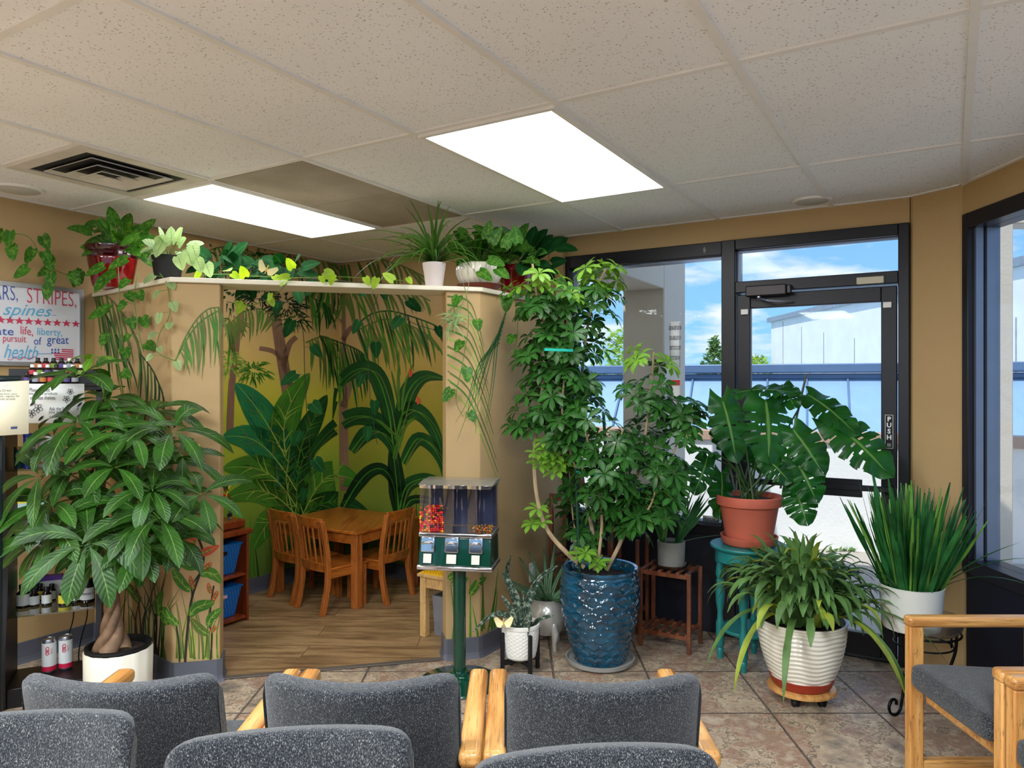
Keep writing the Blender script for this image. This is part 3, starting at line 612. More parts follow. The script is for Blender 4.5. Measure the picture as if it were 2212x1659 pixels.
def tweed_mat():
    t = NT('grey_tweed'); n = t.noise(t.coord('Object', (1, 1, .45)), 520, 2, .7); m = t.noise(t.coord('Object', (.6, .6, .3)), 60, 3, .6); k = t.math('ADD', t.math('MULTIPLY', n, .92), t.math('MULTIPLY', m, .08))
    t.col(t.ramp(k, [(.36, lin((11, 13, 19))), (.49, lin((33, 36, 42))), (.59, lin((70, 72, 74))), (.72, lin((150, 149, 142)))])); t.set(.95, 0, .15); t.b.inputs['Sheen Weight'].default_value = .2
    t.bump(n, .8, .003); return t.m
M_tweed = tweed_mat()
def cushion(b, w, d, h, cx, cy, cz, M=None, bow=0, crown=0, nx=22, ny=10, nz=5, rr=.03):
    # superellipsoid-edged pad: w (x) * d (y) * h (z), bow bends it along y across x
    vs = []; fs = []; n = 2*(ny+nz)
    ring = []
    e = .28
    for j in range(n):
        a = 2*PI*j/n; c_, s_ = math.cos(a), math.sin(a); ring.append((math.copysign(abs(c_)**e, c_), math.copysign(abs(s_)**e, s_)))
    for i in range(nx+1):
        tx = -1+2*i/nx; sx = math.copysign(1-(1-abs(tx))**2.1, tx) if abs(tx) > 0 else 0; k = (1-abs(sx)**14)**.5 if abs(tx) < 1 else 0
        k = .0 if abs(tx) == 1 else k
        for c_, s_ in ring:
            x = sx*(w/2-.0); y = c_*(d/2-(1-k)*rr*2)+bow*(sx*sx); z = s_*(h/2-(1-k)*rr*2)+crown*(1-tx*tx)*(1 if s_ > 0 else 0)
            p = Vector((x, y, z))+Vector((cx, cy, cz)); vs.append(M @ p if M else p)
    for i in range(nx):
        for j in range(n): fs.append((i*n+j, i*n+(j+1) % n, (i+1)*n+(j+1) % n, (i+1)*n+j))
    fs += [tuple(range(n))[::-1], tuple(range(nx*n, nx*n+n))]
    b.add(vs, fs)
def make_chair(label):
    t = thing('armchair', label, 'armchair', (0, 0, 0), 0)
    for s in (-1, 1):
        x = s*.244
        b = MB(); b.box((x-.026, -.25, .6), (x+.026, .25, .638)); b.build('armrest', M_oak, t, bevel=.013, seg=3)
        b = MB(); b.box((x-.02, .195, 0), (x+.02, .245, .603)); b.build('leg', M_oakv, t, bevel=.005)
        b = MB(); b.box((x-.02, -.235, 0), (x+.02, -.185, .603)); b.build('leg', M_oakv, t, bevel=.005)
        b = MB(); b.box((x-.018, -.19, .085), (x+.018, .2, .125)); b.build('side_rail', M_oak, t, bevel=.005)
    b = MB(); b.box((-.225, .17, .335), (.225, .19, .375)); b.build('seat_rail', M_oak, t, bevel=.003)
    b = MB(); b.box((-.225, -.18, .30), (.225, -.16, .34)); b.build('seat_rail', M_oak, t, bevel=.003)
    b = MB(); cushion(b, .45, .48, .085, 0, .04, .425, Matrix.Rotation(R(3), 4, 'X'), crown=.012, rr=.02); b.build('seat', M_tweed, t)
    M = Matrix.Translation((0, -.215, .40)) @ Matrix.Rotation(R(13), 4, 'X')
    b = MB(); cushion(b, .445, .058, .40, 0, 0, .215, M, bow=.062, rr=.022, crown=.006); b.build('backrest', M_tweed, t)
    return t
ch0 = make_chair('grey tweed oak armchair, left end of the far row beside the money tree')
ch0.location = (-.885, 1.90, 0)
first = [(-.34, 1.90, 0, 'grey tweed oak armchair in the middle of the far row facing the nook'), (.205, 1.90, 0, 'grey tweed oak armchair, right end of the far row facing the window'),
 (-.93, 1.17, R(187), 'grey tweed armchair of the near row, cut off by the left picture edge'), (-.375, 1.10, R(187), 'grey tweed armchair of the near row behind the middle far chair'), (.175, 1.03, R(187), 'grey tweed armchair of the near row, rightmost of its back-to-back three'),
 (1.665, 2.385, R(90), 'grey tweed oak armchair in front of the plant on the black iron stand'), (1.665, 1.843, R(90), 'grey tweed oak armchair barely seen at the bottom right corner')]
for x, y, rz, lb in first:
    dup(ch0, (x, y, 0), rz, lb)
ch0['group'] = 'waiting room armchairs'
for o in bpy.data.objects:
    if o.name.startswith('armchair') and o.parent is None: o['group'] = 'waiting room armchairs'
# ---------------------------------------------------------------- painted mural and wall paintings
def paint_mat(name, c, c2, streak=26):
    t = NT(name); tc = t.n('TexCoord'); mp = t.n('Mapping'); mp.inputs['Scale'].default_value = (1.6, streak, 1); t.l(tc.outputs['UV'], mp.inputs[0])
    n = t.noise(mp.outputs[0], 1, 5, .6); m = t.noise(t.coord('Object'), 4, 3); k = t.math('ADD', t.math('MULTIPLY', n, .7), t.math('MULTIPLY', m, .3))
    t.col(t.ramp(k, [(.36, lin(c)), (.62, lin(c2))])); t.set(.55, 0, .35); MATS[name] = t.m; return t.m
PM = [paint_mat('paint_dark_green', (8, 42, 16), (30, 84, 30)), paint_mat('paint_teal_green', (10, 84, 62), (44, 134, 70)), paint_mat('paint_mid_green', (22, 84, 24), (84, 142, 40)),
      paint_mat('paint_olive', (60, 82, 30), (112, 128, 60)), paint_mat('paint_trunk', (104, 76, 58), (142, 108, 86)), paint_mat('paint_red', (170, 40, 40), (214, 96, 60)),
      paint_mat('paint_blackgreen', (6, 26, 10), (14, 52, 20)), paint_mat('paint_light_green', (112, 150, 48), (168, 186, 84)), paint_mat('paint_ink', (30, 34, 24), (52, 46, 32))]
def stroke(b, plane, pts, wid, mi, off=.002):
    p0, n = plane; n = n.normalized(); pts = smooth_path([Vector((x, y, 0)) for x, y in pts], 5); k = len(pts); vs = []; uv = []
    for i, p in enumerate(pts):
        t = i/(k-1); d = pts[min(i+1, k-1)]-pts[max(i-1, 0)]; d.normalize(); w = wid(t) if callable(wid) else wid; q = Vector((-d.y, d.x, 0))
        for s_, v_ in ((-1, 0), (0, .5), (1, 1)):
            a = p+q*w*s_; vs.append(ray_plane(a.x, a.y, p0, n)+n*off); uv.append((t*3, v_))
    b.mi = mi; b.add(vs, [(i*3+j, i*3+j+1, (i+1)*3+j+1, (i+1)*3+j) for i in range(k-1) for j in range(2)], uv, flat=True)
WL = lambda w: (lambda t: w*max(.04, math.sin(PI*min(1, .12+t*.88))**.8))        # leaf from its base to a point
WB = lambda w: (lambda t: w*max(.04, (1-t)**.55))
def painted_leaf(b, pl, pts, w, mi, vein=7, off=.002, nv=6):
    stroke(b, pl, pts, WL(w), mi, off)
    sp_ = smooth_path([Vector((x, y, 0)) for x, y in pts], 5); stroke(b, pl, [(p.x, p.y) for p in sp_[::3]], WB(1.3), vein, off+.0006)
    k = len(sp_)
    for j in range(nv):
        i = int((.12+.7*j/nv)*(k-1)); p = sp_[i]; d = (sp_[min(i+1, k-1)]-sp_[max(i-1, 0)]).normalized(); q = Vector((-d.y, d.x, 0)); ww = WL(w)(i/(k-1))*.8
        for s_ in (-1, 1):
            e = p+d*ww*1.1+q*s_*ww; stroke(b, pl, [(p.x, p.y), (((p+e)/2+d*ww*.1).x, ((p+e)/2+d*ww*.1).y), (e.x, e.y)], lambda t: 1.2*(1-t)+.2, (2 if mi != 2 else 7) if (j+s_) % 3 else 3, off+.0006)
def frond(b, pl, pts, hang, mi, lean=0, n=16, w=2.6, off=.0025):
    sp_ = smooth_path([Vector((x, y, 0)) for x, y in pts], 6); k = len(sp_); stroke(b, pl, [(p.x, p.y) for p in sp_], 1.5, mi, off)
    for j in range(n):
        t = (j+rnd(-.3, .3))/n; i = max(0, min(k-1, int(t*(k-1)))); p = sp_[i]; h_ = hang*(.5+.6*math.sin(PI*min(1, t+.15)))*rnd(.8, 1.15); l_ = lean+rnd(-13, 13)
        stroke(b, pl, [(p.x, p.y), (p.x+l_*.25+4, p.y+h_*.3), (p.x+l_*.7+4, p.y+h_*.68), (p.x+l_+2, p.y+h_)], lambda q, w=w: w*max(.1, math.sin(PI*min(1, .15+q*.85))), random.choice((mi, mi, 2, 3)) if mi != 6 else mi, off+.0004*(j % 3))
def mural_bg(name, c_):
    t = NT(name); co = t.coord(); sp = t.n('SeparateXYZ'); t.l(co, sp.inputs[0]); n = t.noise(co, 2.2, 5, .6)
    z = t.math('ADD', sp.outputs['Z'], t.math('MULTIPLY', t.math('SUBTRACT', n, .5), .7))
    t.col(t.ramp(t.math('DIVIDE', z, 2.4), [(.05, lin((92, 120, 44))), (.30, lin(c_[0])), (.55, lin(c_[1])), (.72, lin(c_[2])), (.86, lin((184, 154, 108)))])); t.set(.6, 0, .35)
    t.bump(t.noise(co, 90, 3), .3, .004); return t.m
PLL = (rm(LX+.003, 3), rm(1, 0)); PLB = (rm(-3, WY-.003), rm(0, -1))
b = MB(); b.rbox(LX, LX+.003, 2.47, WY, .1, H-.01); struct(b, 'mural_background', mural_bg('mural_sky_left', ((136, 164, 52), (190, 186, 54), (200, 168, 96))), wall_left)
b = MB(); b.rbox(LX, -2.30, WY-.003, WY, .1, H-.01); struct(b, 'mural_background', mural_bg('mural_sky_back', ((120, 130, 40), (150, 138, 44), (184, 148, 84))), wall_back)
def mural(b, pl, seed):
    random.seed(seed)
    # grass low down
    for i in range(46):
        x = rnd(520, 960); y = rnd(1180, 1262); stroke(b, pl, [(x, y+60), (x+rnd(-6, 6), y), (x+rnd(-14, 14), y-rnd(60, 130))], lambda t: 3*(1-t)+.4, random.choice((2, 3, 2, 0)), .0012)
    # trunks
    for pts, w in (([(496, 940), (500, 837), (509, 758), (514, 717), (522, 670)], 8), ([(622, 850), (606, 753), (598, 700), (592, 640), (588, 560)], 13), ([(612, 790), (624, 745), (640, 728)], 7), ([(640, 880), (618, 800), (595, 762), (560, 752)], 6), ([(745, 1060), (742, 900), (739, 729), (738, 632), (736, 560)], 10), ([(742, 880), (760, 820), (770, 790)], 7), ([(741, 735), (755, 712), (772, 702)], 6), ([(738, 700), (722, 672), (705, 655)], 5), ([(744, 640), (752, 622), (768, 615)], 6)):
        stroke(b, pl, pts, lambda t, w=w: w*(1-.25*t), 4, .0018)
    # ferns: fine dark sprays
    for cx, cy, rad, m_, n_ in ((500, 645, 60, 0, 60), (560, 640, 55, 6, 60), (618, 660, 60, 6, 70), (640, 690, 50, 0, 50), (530, 560, 60, 0, 60), (470, 560, 70, 0, 60), (600, 560, 70, 0, 60), (510, 700, 40, 3, 30), (500, 790, 40, 7, 45), (545, 800, 50, 2, 70), (490, 770, 30, 7, 30)):
        for i in range(n_):
            a = rnd(0, 6.28); r0 = rnd(.1, .7)*rad; x = cx+math.cos(a)*r0; y = cy+math.sin(a)*r0*.6; a2 = a+rnd(-.5, .5)
            stroke(b, pl, [(x, y), (x+math.cos(a2)*9, y+math.sin(a2)*6+2), (x+math.cos(a2)*18, y+math.sin(a2)*12+7)], lambda t: 1.6*(1-t)+.3, m_, .0026)
    # palm fronds
    for pts, h_, ln, m_, n_ in (([(505, 690), (530, 672), (565, 668), (600, 690)], 70, -10, 3, 14), ([(650, 600), (672, 640), (700, 655), (712, 668)], 70, 14, 0, 16), ([(739, 760), (712, 732), (690, 728), (660, 740)], 120, 6, 3, 14), ([(690, 725), (735, 740), (775, 757), (797, 778)], 120, 22, 0, 20),
                                ([(768, 705), (800, 680), (840, 672), (890, 684), (945, 706), (962, 730)], 115, 22, 0, 30), ([(775, 712), (830, 690), (880, 700), (935, 730)], 90, 26, 3, 22), ([(740, 640), (770, 618), (815, 612), (870, 622), (930, 650)], 80, 24, 3, 22), ([(740, 640), (700, 618), (668, 622)], 70, -8, 0, 14),
                                ([(700, 590), (740, 560), (800, 556), (870, 575), (920, 600)], 70, 20, 3, 24), ([(560, 575), (620, 548), (690, 552), (740, 590)], 60, 18, 3, 22), ([(420, 560), (470, 535), (530, 540), (590, 570)], 50, 8, 3, 20), ([(495, 690), (488, 720)], 90, 4, 3, 8)):
        frond(b, pl, pts, h_, m_, ln, n_)
    # broad teal leaves
    for pts, w, m_ in (([(622, 1000), (585, 930), (545, 870), (508, 828)], 33, 1), ([(618, 985), (612, 930), (628, 870), (668, 806)], 33, 2), ([(640, 1010), (655, 950), (680, 900), (706, 853)], 24, 0), ([(640, 1060), (590, 985), (535, 945), (478, 945)], 34, 1),
                       ([(645, 1105), (600, 1040), (545, 1010), (480, 1012)], 34, 2), ([(645, 1120), (600, 1075), (550, 1060), (482, 1080)], 30, 2), ([(640, 1140), (600, 1120), (570, 1140), (545, 1190)], 28, 2), ([(650, 1120), (680, 1060), (720, 1025), (785, 1045)], 36, 2),
                       ([(650, 1120), (690, 1090), (740, 1085), (800, 1110)], 24, 0), ([(645, 1110), (640, 1050), (655, 990), (690, 945)], 26, 0), ([(630, 1100), (618, 1040), (622, 1000), (625, 960)], 26, 1)):
        painted_leaf(b, pl, pts, w, m_, 7 if m_ != 0 else 2, .003)
    # long dark strap leaves
    for pts, w, m_ in (([(850, 960), (838, 880), (815, 813), (785, 796), (752, 810), (730, 840), (718, 905)], 20, 0), ([(862, 930), (878, 860), (898, 825), (925, 812), (968, 820)], 20, 0), ([(850, 940), (810, 905), (765, 900), (720, 925), (685, 960), (660, 1000)], 20, 0),
                       ([(858, 940), (868, 900), (890, 885), (922, 905), (948, 955), (962, 1030)], 20, 0), ([(862, 1110), (858, 1050), (852, 990), (848, 940)], 19, 6), ([(738, 1105), (770, 1050), (800, 1018), (828, 1014), (850, 1045), (858, 1110)], 15, 6),
                       ([(862, 1110), (876, 1055), (905, 1036), (935, 1034), (968, 1050)], 15, 0), ([(760, 975), (788, 940), (820, 932), (845, 962), (852, 1000)], 17, 0), ([(870, 1000), (900, 950), (930, 960), (955, 1000), (965, 1060)], 15, 0), ([(850, 990), (870, 920), (900, 900)], 10, 2), ([(862, 880), (850, 820), (846, 800)], 2.5, 3), ([(862, 885), (861, 820), (862, 755)], 3.5, 3), ([(868, 885), (875, 830), (893, 785)], 2.5, 3), ([(870, 1115), (890, 1080), (940, 1085), (966, 1120)], 10, 6)):
        stroke(b, pl, pts, lambda t, w=w: w*max(.05, min(1, .5+t*2)*(1-t**3)), m_, .0036); stroke(b, pl, pts, lambda t: 1.6*(1-t)+.2, 2, .0042); stroke(b, pl, [(x+w*.45, y+3) for x, y in pts], lambda t: 1.1*(1-t)+.2, 3 if m_ != 6 else 0, .0042)
    for x, y in ((888, 806), (905, 865)): stroke(b, pl, [(x-3, y-9), (x, y), (x-2, y+9)], lambda t: 4*math.sin(PI*max(.05, t*.95)), 5, .0045)
b = MB(); mural(b, PLL, 3); ml = b.build('mural_foliage', PM, wall_left)
b = MB(); mural(b, PLB, 3); mb_ = b.build('mural_foliage', PM, wall_back)
def clip_room(o, fn):
    bm = bmesh.new(); bm.from_mesh(o.data)
    dl = [f for f in bm.faces if not all(fn(*toroom(v.co+wloc(o))) for v in f.verts) or any((v.co.z+wloc(o).z) > H-.01 or (v.co.z+wloc(o).z) < .1 for v in f.verts)]
    bmesh.ops.delete(bm, geom=dl, context='FACES'); bm.to_mesh(o.data); bm.free()
clip_room(ml, lambda X, Y: 2.47 < Y < WY-.002); clip_room(mb_, lambda X, Y: LX+.002 < X < -2.31)
# pillar and partition paintings
PFL = (rm(-3.26, 2.21), rm(1, -1)); PWL = (rm(-3.26, 2.21), rm(-.157, -.988)); PFR = (rm(-2.307, 3.163), rm(1, -1)); PWR = (rm(-2.175, 3.5), rm(1, 0))
random.seed(11)
b = MB()
frond(b, PFL, [(474, 664), (450, 668), (425, 690), (400, 730), (385, 765)], 120, 3, 8, 13, 2.2, .0015); frond(b, PFL, [(474, 670), (440, 690), (412, 720), (378, 780)], 90, 2, 10, 10, 2.2, .0015)
for pts, w, m_ in (([(400, 1430), (406, 1350), (415, 1290), (432, 1238), (440, 1200), (428, 1160), (422, 1145)], 2.6, 8), ([(455, 1425), (458, 1370), (452, 1345), (458, 1290), (462, 1265)], 1.8, 8), ([(388, 1430), (386, 1385), (378, 1335)], 1.8, 8), ([(432, 1238), (415, 1265), (416, 1290)], 1.5, 8)): stroke(b, PFL, pts, w, m_, .0015)
for pts, w, m_ in (([(424, 1172), (405, 1165), (392, 1145), (386, 1130)], 11, 5), ([(424, 1160), (430, 1145), (444, 1122)], 9, 5), ([(432, 1196), (450, 1190), (474, 1178)], 9, 5), ([(418, 1150), (410, 1120), (412, 1105)], 7, 5), ([(438, 1232), (450, 1222), (458, 1215)], 6, 5), ([(418, 1272), (413, 1255), (411, 1243)], 5, 5), ([(456, 1282), (452, 1270), (450, 1258)], 5, 5), ([(459, 1300), (466, 1285), (470, 1276)], 5, 5), ([(455, 1365), (462, 1358), (467, 1352)], 5, 5),
                   ([(436, 1215), (412, 1218), (392, 1205), (374, 1185)], 15, 2), ([(432, 1240), (450, 1236), (466, 1245), (478, 1260)], 12, 2), ([(412, 1275), (395, 1262), (380, 1240), (374, 1228)], 11, 2), ([(410, 1330), (425, 1312), (448, 1305), (464, 1300)], 12, 2), ([(450, 1352), (455, 1335), (470, 1322), (478, 1314)], 9, 2), ([(450, 1370), (436, 1362), (424, 1350), (412, 1334)], 10, 3), ([(385, 1350), (368, 1335), (358, 1315)], 8, 2)): painted_leaf(b, PFL, pts, w, m_, 7 if m_ != 5 else 7, .002, 3)
for i in range(26):
    x = rnd(380, 480); y = 1425-rnd(0, 4); stroke(b, PFL, [(x, y), (x+rnd(-6, 6), y-60), (x+rnd(-28, 28), y-rnd(80, 150))], lambda t: 1.9*(1-t)+.2, random.choice((3, 7, 3)), .001)
o = b.build('painted_foliage', PM, wnl)
b = MB()
frond(b, PWL, [(200, 632), (230, 640), (262, 672), (300, 740)], 130, 3, 20, 14, 1.8, .0015); frond(b, PWL, [(212, 650), (240, 700), (270, 760)], 170, 0, 24, 10, 1.8, .0015); frond(b, PWL, [(300, 760), (330, 800), (352, 850)], 150, 0, -6, 9, 1.8, .0015)
for i in range(30):
    x = rnd(235, 368); y = 1420-rnd(-8, 6)-(368-x)*.03; stroke(b, PWL, [(x, y), (x+rnd(-8, 8), y-80), (x+rnd(-36, 36), y-rnd(100, 230))], lambda t: 2.2*(1-t)+.2, random.choice((3, 0, 8)), .001)
for pts, w, m_ in (([(345, 1330), (342, 1300), (352, 1275)], 9, 2), ([(362, 1350), (355, 1325), (355, 1310)], 10, 2), ([(300, 1300), (280, 1270), (262, 1262)], 8, 2)): painted_leaf(b, PWL, pts, w, m_, 7, .002, 3)
b.build('painted_foliage', PM, wnl)
b = MB()
for pl in (PFR, PWR):
    random.seed(21)
    for k in range(12): 
        x0 = 966; y0 = 640+k*18; e = 1050+40*math.sin(k); stroke(b, pl, [(x0, y0), (x0+45, y0+10+k*3), (1030+k*2, y0+50+k*8), (1045+k*3, y0+110+k*9)], lambda t: 1.8*(1-t)+.3, (3, 2, 7)[k % 3], .0015)
    for k in range(9): stroke(b, pl, [(1094-k*2, 668+k*9), (1080-k*6+rnd(-5, 5), 730+k*8), (1064-k*7+rnd(-8, 8), 820+k*6), (1050-k*8+rnd(-10, 10), 900+rnd(-30, 60))], lambda t: 1.5*(1-t)+.2, (1, 2, 3)[k % 3], .0015)
    for pts, w in (([(976, 1262), (995, 1255), (1010, 1248)], 10), ([(1016, 1285), (1030, 1262), (1050, 1247)], 9), ([(968, 1250), (985, 1240), (992, 1238)], 8)): painted_leaf(b, pl, pts, w, 2, 7, .002, 3)
    for x, h_, l_ in ((985, 130, -12), (978, 90, 8), (1040, 150, 4), (1046, 180, -6), (1052, 120, 22), (1060, 160, 16), (1034, 80, -14), (1016, 140, 0), (1066, 110, 8)): stroke(b, pl, [(x, 1388), (x+l_*.4, 1388-h_*.5), (x+l_, 1388-h_)], lambda t: 2.6*(1-t)+.3, random.choice((2, 3, 2)), .001)
addtext(b, 'Erin', ray_plane(1064, 1345, *PWR)+PWR[1]*.002, rm(0, 1), (0, 0, 1), .05, shear=.3)
o = b.build('painted_foliage', PM, wnr)
for o_, fn in ((o, None),):
    bm = bmesh.new(); bm.from_mesh(o_.data)
    def ok(p):
        X, Y = toroom(p); return (-2.306 < X < -2.172 and 3.165 < Y < WY and p.z < 1.96 and p.z > .1) and (Y > 3.294 or abs((Y-X)-5.47) < .02) and not (Y > 3.3 and X < -2.18)
    bmesh.ops.delete(bm, geom=[f for f in bm.faces if not all(ok(v.co) for v in f.verts)], context='FACES'); bm.to_mesh(o_.data); bm.free()
# ---------------------------------------------------------------- children's furniture
M_ktab = oak_mat('honey_wood', (140, 74, 22), (176, 98, 34), (190, 116, 48), (0, 0, YAW)); M_kv = oak_mat('honey_wood_vertical', (146, 78, 30), (176, 100, 42), (190, 114, 54), (0, 0, 0), (14, 14, 1.1))
M_cher = oak_mat('cherry_wood', (104, 44, 18), (136, 60, 26), (150, 74, 34), (0, 0, 0), (12, 2, 2)); M_pine = oak_mat('birch', (196, 150, 92), (214, 172, 112), (224, 186, 130), (0, 0, 0), (10, 10, 1.5))
t = thing('play_table', 'low honey wood children\'s table in the nook corner', 'table', rm(-3.7, 3.88)); 
b = MB(); b.rbox(-4.11, -3.30, 3.545, 4.22, .488, .508); b.build('tabletop', M_ktab, t, bevel=.005)
for X0, Y0 in ((-3.365, 3.56), (-4.10, 3.56), (-3.365, 4.15), (-4.10, 4.15)):
    b = MB(); b.rbox(X0, X0+.055, Y0, Y0+.055, .004, .488); b.build('leg', M_kv, t, bevel=.004)
for q in ((-4.045, -3.365, 3.57, 3.588), (-4.045, -3.365, 4.182, 4.2), (-3.335, -3.317, 3.615, 4.15), (-4.09, -4.07, 3.615, 4.15)):
    b = MB(); b.rbox(*q, .42, .488); b.build('apron', M_ktab, t, bevel=.002)
def kid_chair(label):                         # local: sits facing +y
    t = thing('play_chair', label, 'chair', (0, 0, 0)); w = .142
    def post(x, pts, wd, dp, nm='leg'):
        b = MB(); vs = []
        for y, z in pts: vs += [(x-wd/2, y-dp/2, z), (x+wd/2, y-dp/2, z), (x+wd/2, y+dp/2, z), (x-wd/2, y+dp/2, z)]
        k = len(pts); b.add(vs, [(3, 2, 1, 0), tuple(4*(k-1)+i for i in range(4))]+[(4*i+j, 4*i+(j+1) % 4, 4*i+4+(j+1) % 4, 4*i+4+j) for i in range(k-1) for j in range(4)], flat=True); b.build(nm, M_kv, t, bevel=.003)
    for s in (-1, 1):
        post(s*w, [(-.185, 0), (-.165, .08), (-.145, .18), (-.14, .28), (-.15, .40), (-.18, .56), (-.19, .60)], .03, .034); post(s*w*.96, [(.14, 0), (.14, .275)], .03, .03)
    b = MB(); b.box((-.155, -.13, .275), (.155, .165, .292)); b.build('seat', M_ktab, t, bevel=.006)
    def slab(z0, z1, y0, nm, th=.018):
        b = MB(); vs = []; n = 10
        for i in range(n+1):
            x = -w+.0+2*w*i/n; by = -.022*(1-(x/w)**2)
            for yy, zz in ((y0-th/2, z0), (y0+th/2, z0), (y0+th/2-.0, z1), (y0-th/2, z1)): vs.append((x, yy+by-(zz-z0)*.18, zz))
        b.add(vs, [(3, 2, 1, 0), tuple(n*4+i for i in range(4))]+[(4*i+j, 4*i+(j+1) % 4, 4*i+4+(j+1) % 4, 4*i+4+j) for i in range(n) for j in range(4)], flat=True); b.build(nm, M_ktab, t, bevel=.003)
    slab(.55, .615, -.175, 'top_rail'); slab(.265, .325, -.14, 'lower_rail')
    for i in range(5):
        x = -w*.72+i*w*.36; by = -.022*(1-(x/w)**2); b = MB(); b.beam((x, -.145+by, .32), (x, -.178+by, .555), .014, .009, (0, 1, 0)); b.build('slat', M_kv, t, bevel=.002)
    for s in (-1, 1):
        b = MB(); b.box((s*w-.008, -.13, .225), (s*w+.008, .13, .275)); b.build('side_rail', M_ktab, t)
    b = MB(); b.box((-w, .13, .225), (w, .148, .275)); b.build('front_rail', M_ktab, t)
    return t
kc = kid_chair('slatted honey wood child\'s chair in front of the small table, nearest the opening')
def placec(o, bl, br):                        # from the two rear feet (left, right as seen from behind)
    a = Vector((*bl, 0)); c = Vector((*br, 0)); m_ = (a+c)/2; x = (c-a).normalized(); y = Vector((-x.y, x.x, 0)); o.location = m_+y*.185+Vector((0, 0, .004)); o.rotation_euler = (0, 0, math.atan2(x.y, x.x))
placec(kc, (-1.405, 4.80), (-1.205, 4.625)); c2 = dup(kc, (0, 0, 0), 0, 'slatted honey wood child\'s chair tucked beside the wall, leftmost of the three'); placec(c2, (-1.66, 5.03), (-1.46, 4.855))
c3 = dup(kc, (0, 0, 0), 0, 'slatted honey wood child\'s chair at the right end of the small table'); placec(c3, (-.83, 4.85), (-.69, 5.10))
for o in (kc, c2, c3): o['group'] = 'children\'s chairs at the play table'
# toy shelf with blue baskets
t = thing('toy_shelf', 'cherry wood two-tier toy shelf behind the left pillar', 'shelf', rm(-3.93, 2.72, .004)); X0, X1, Y0, Y1 = -4.14, -3.74, 2.42, 3.06
for z0, z1, nm, e in ((.02, .04, 'shelf_board', 0), (.285, .303, 'shelf_board', 0), (.545, .575, 'top_board', .02)):
    b = MB(); b.rbox(X0, X1-.005+e, Y0+.018, Y1-.018, z0, z1) if not e else b.rbox(X0, X1+e, Y0-.01, Y1+.015, z0, z1); b.build(nm, M_cher, t, bevel=.005)
for y0 in (Y0, Y1-.018):
    b = MB(); b.rbox(X0, X1, y0, y0+.018, .004, .545); b.build('side_panel', M_cher, t, bevel=.003)
def bask_mat():
    t = NT('blue_basket'); co = t.coord(); vo = t.n('TexVoronoi'); vo.inputs['Scale'].default_value = 95; vo.inputs['Randomness'].default_value = 0; t.l(co, vo.inputs['Vector'])
    k = t.math('LESS_THAN', vo.outputs['Distance'], .38); t.col(t.mix(k, lin((24, 118, 206)), lin((8, 52, 120)))); t.set(.35); t.bump(k, -.4, .003); return t.m
M_bask = bask_mat(); M_bas2 = mat('blue_plastic', (26, 122, 214), .35, var=.03)
for z, lb in ((.303, 'blue woven plastic basket on the upper shelf of the toy shelf'), (.04, 'blue woven plastic basket on the bottom shelf of the toy shelf')):
    for yc in (2.87,):
        t = thing('basket', lb, 'basket', rm(-3.93, yc, z+.004), 0, 'blue baskets in the toy shelf'); b = MB(); hh = .185
        def ring(o_, zz): return [rm(x, y, z+.004+zz) for x, y in ((-4.08+o_, yc-.155+o_), (-3.765-o_, yc-.155+o_), (-3.765-o_, yc+.155-o_), (-4.08+o_, yc+.155-o_))]
        vs = ring(.03, 0)+ring(.0, hh)+ring(.006, hh)+ring(.034, .006); b.add(vs, [(3, 2, 1, 0)]+[(4*i+j, 4*i+(j+1) % 4, 4*i+4+(j+1) % 4, 4*i+4+j) for i in range(3) for j in range(4)]+[(12, 13, 14, 15)], flat=True); b.build('body', M_bask, t, recalc=True)
        b = MB(); vs = ring(-.004, hh-.008)+ring(-.008, hh)+ring(.01, hh+.004); b.add(vs, [(4*i+j, 4*i+(j+1) % 4, 4*i+4+(j+1) % 4, 4*i+4+j) for i in range(2) for j in range(4)], flat=True); b.build('rim', M_bas2, t)
        b = MB(); b.rbox(-3.775, -3.762, yc-.05, yc+.05, z+.13, z+.15); b.build('handle_slot', M_dark if z > .2 else mat('pink_tag', (214, 170, 196), .5), t, bevel=.003)
t = thing('book', 'light blue book poking out of the lower blue basket', 'book', rm(-3.86, 2.87, .2)); b = MB(); b.beam(rm(-3.82, 2.76, .13), rm(-3.84, 2.77, .275), .2, .012, rm(1, 0)); b.build('cover', mat('book_blue', (84, 176, 222), .4), t)
# bead maze and other toys on top of the shelf
zt_ = .580
t = thing('bead_maze', 'wooden bead maze toy with coloured wires on the toy shelf', 'toy', rm(-3.87, 2.86, zt_))
b = MB(); b.rbox(-3.93, -3.77, 2.84, 3.06, zt_, zt_+.05); b.build('base', M_cher, t, bevel=.008)
wires = [([(2.80, 0), (2.78, .15), (2.84, .26), (2.92, .2), (2.99, .1), (2.99, 0)], (140, 30, 30)), ([(2.84, 0), (2.86, .14), (2.80, .24), (2.96, .25), (2.92, .15), (2.95, 0)], (230, 190, 40)), ([(2.90, 0), (2.91, .1), (2.83, .2), (2.86, .32), (2.80, .22), (2.78, 0)], (40, 110, 190))]
for k, (pts, c_) in enumerate(wires):
    q = smooth_path([rm(-3.90+k*.045, y+.065, zt_+.05+z) for y, z in pts], 5); b = MB(); b.tube(q, .004, 6); b.build('wire', mat('wire%d' % k, c_, .35), t)
    cols = ((214, 40, 30), (236, 190, 30), (30, 30, 34), (40, 130, 60))
    for j in range(7):
        b = MB(); p = q[2+j]; b.ball(p, .014, 8) if j % 2 else b.box((p.x-.011, p.y-.011, p.z-.009), (p.x+.011, p.y+.011, p.z+.009)); b.build('bead', mat('bead%d' % ((j+k) % 4), cols[(j+k) % 4], .35), t)
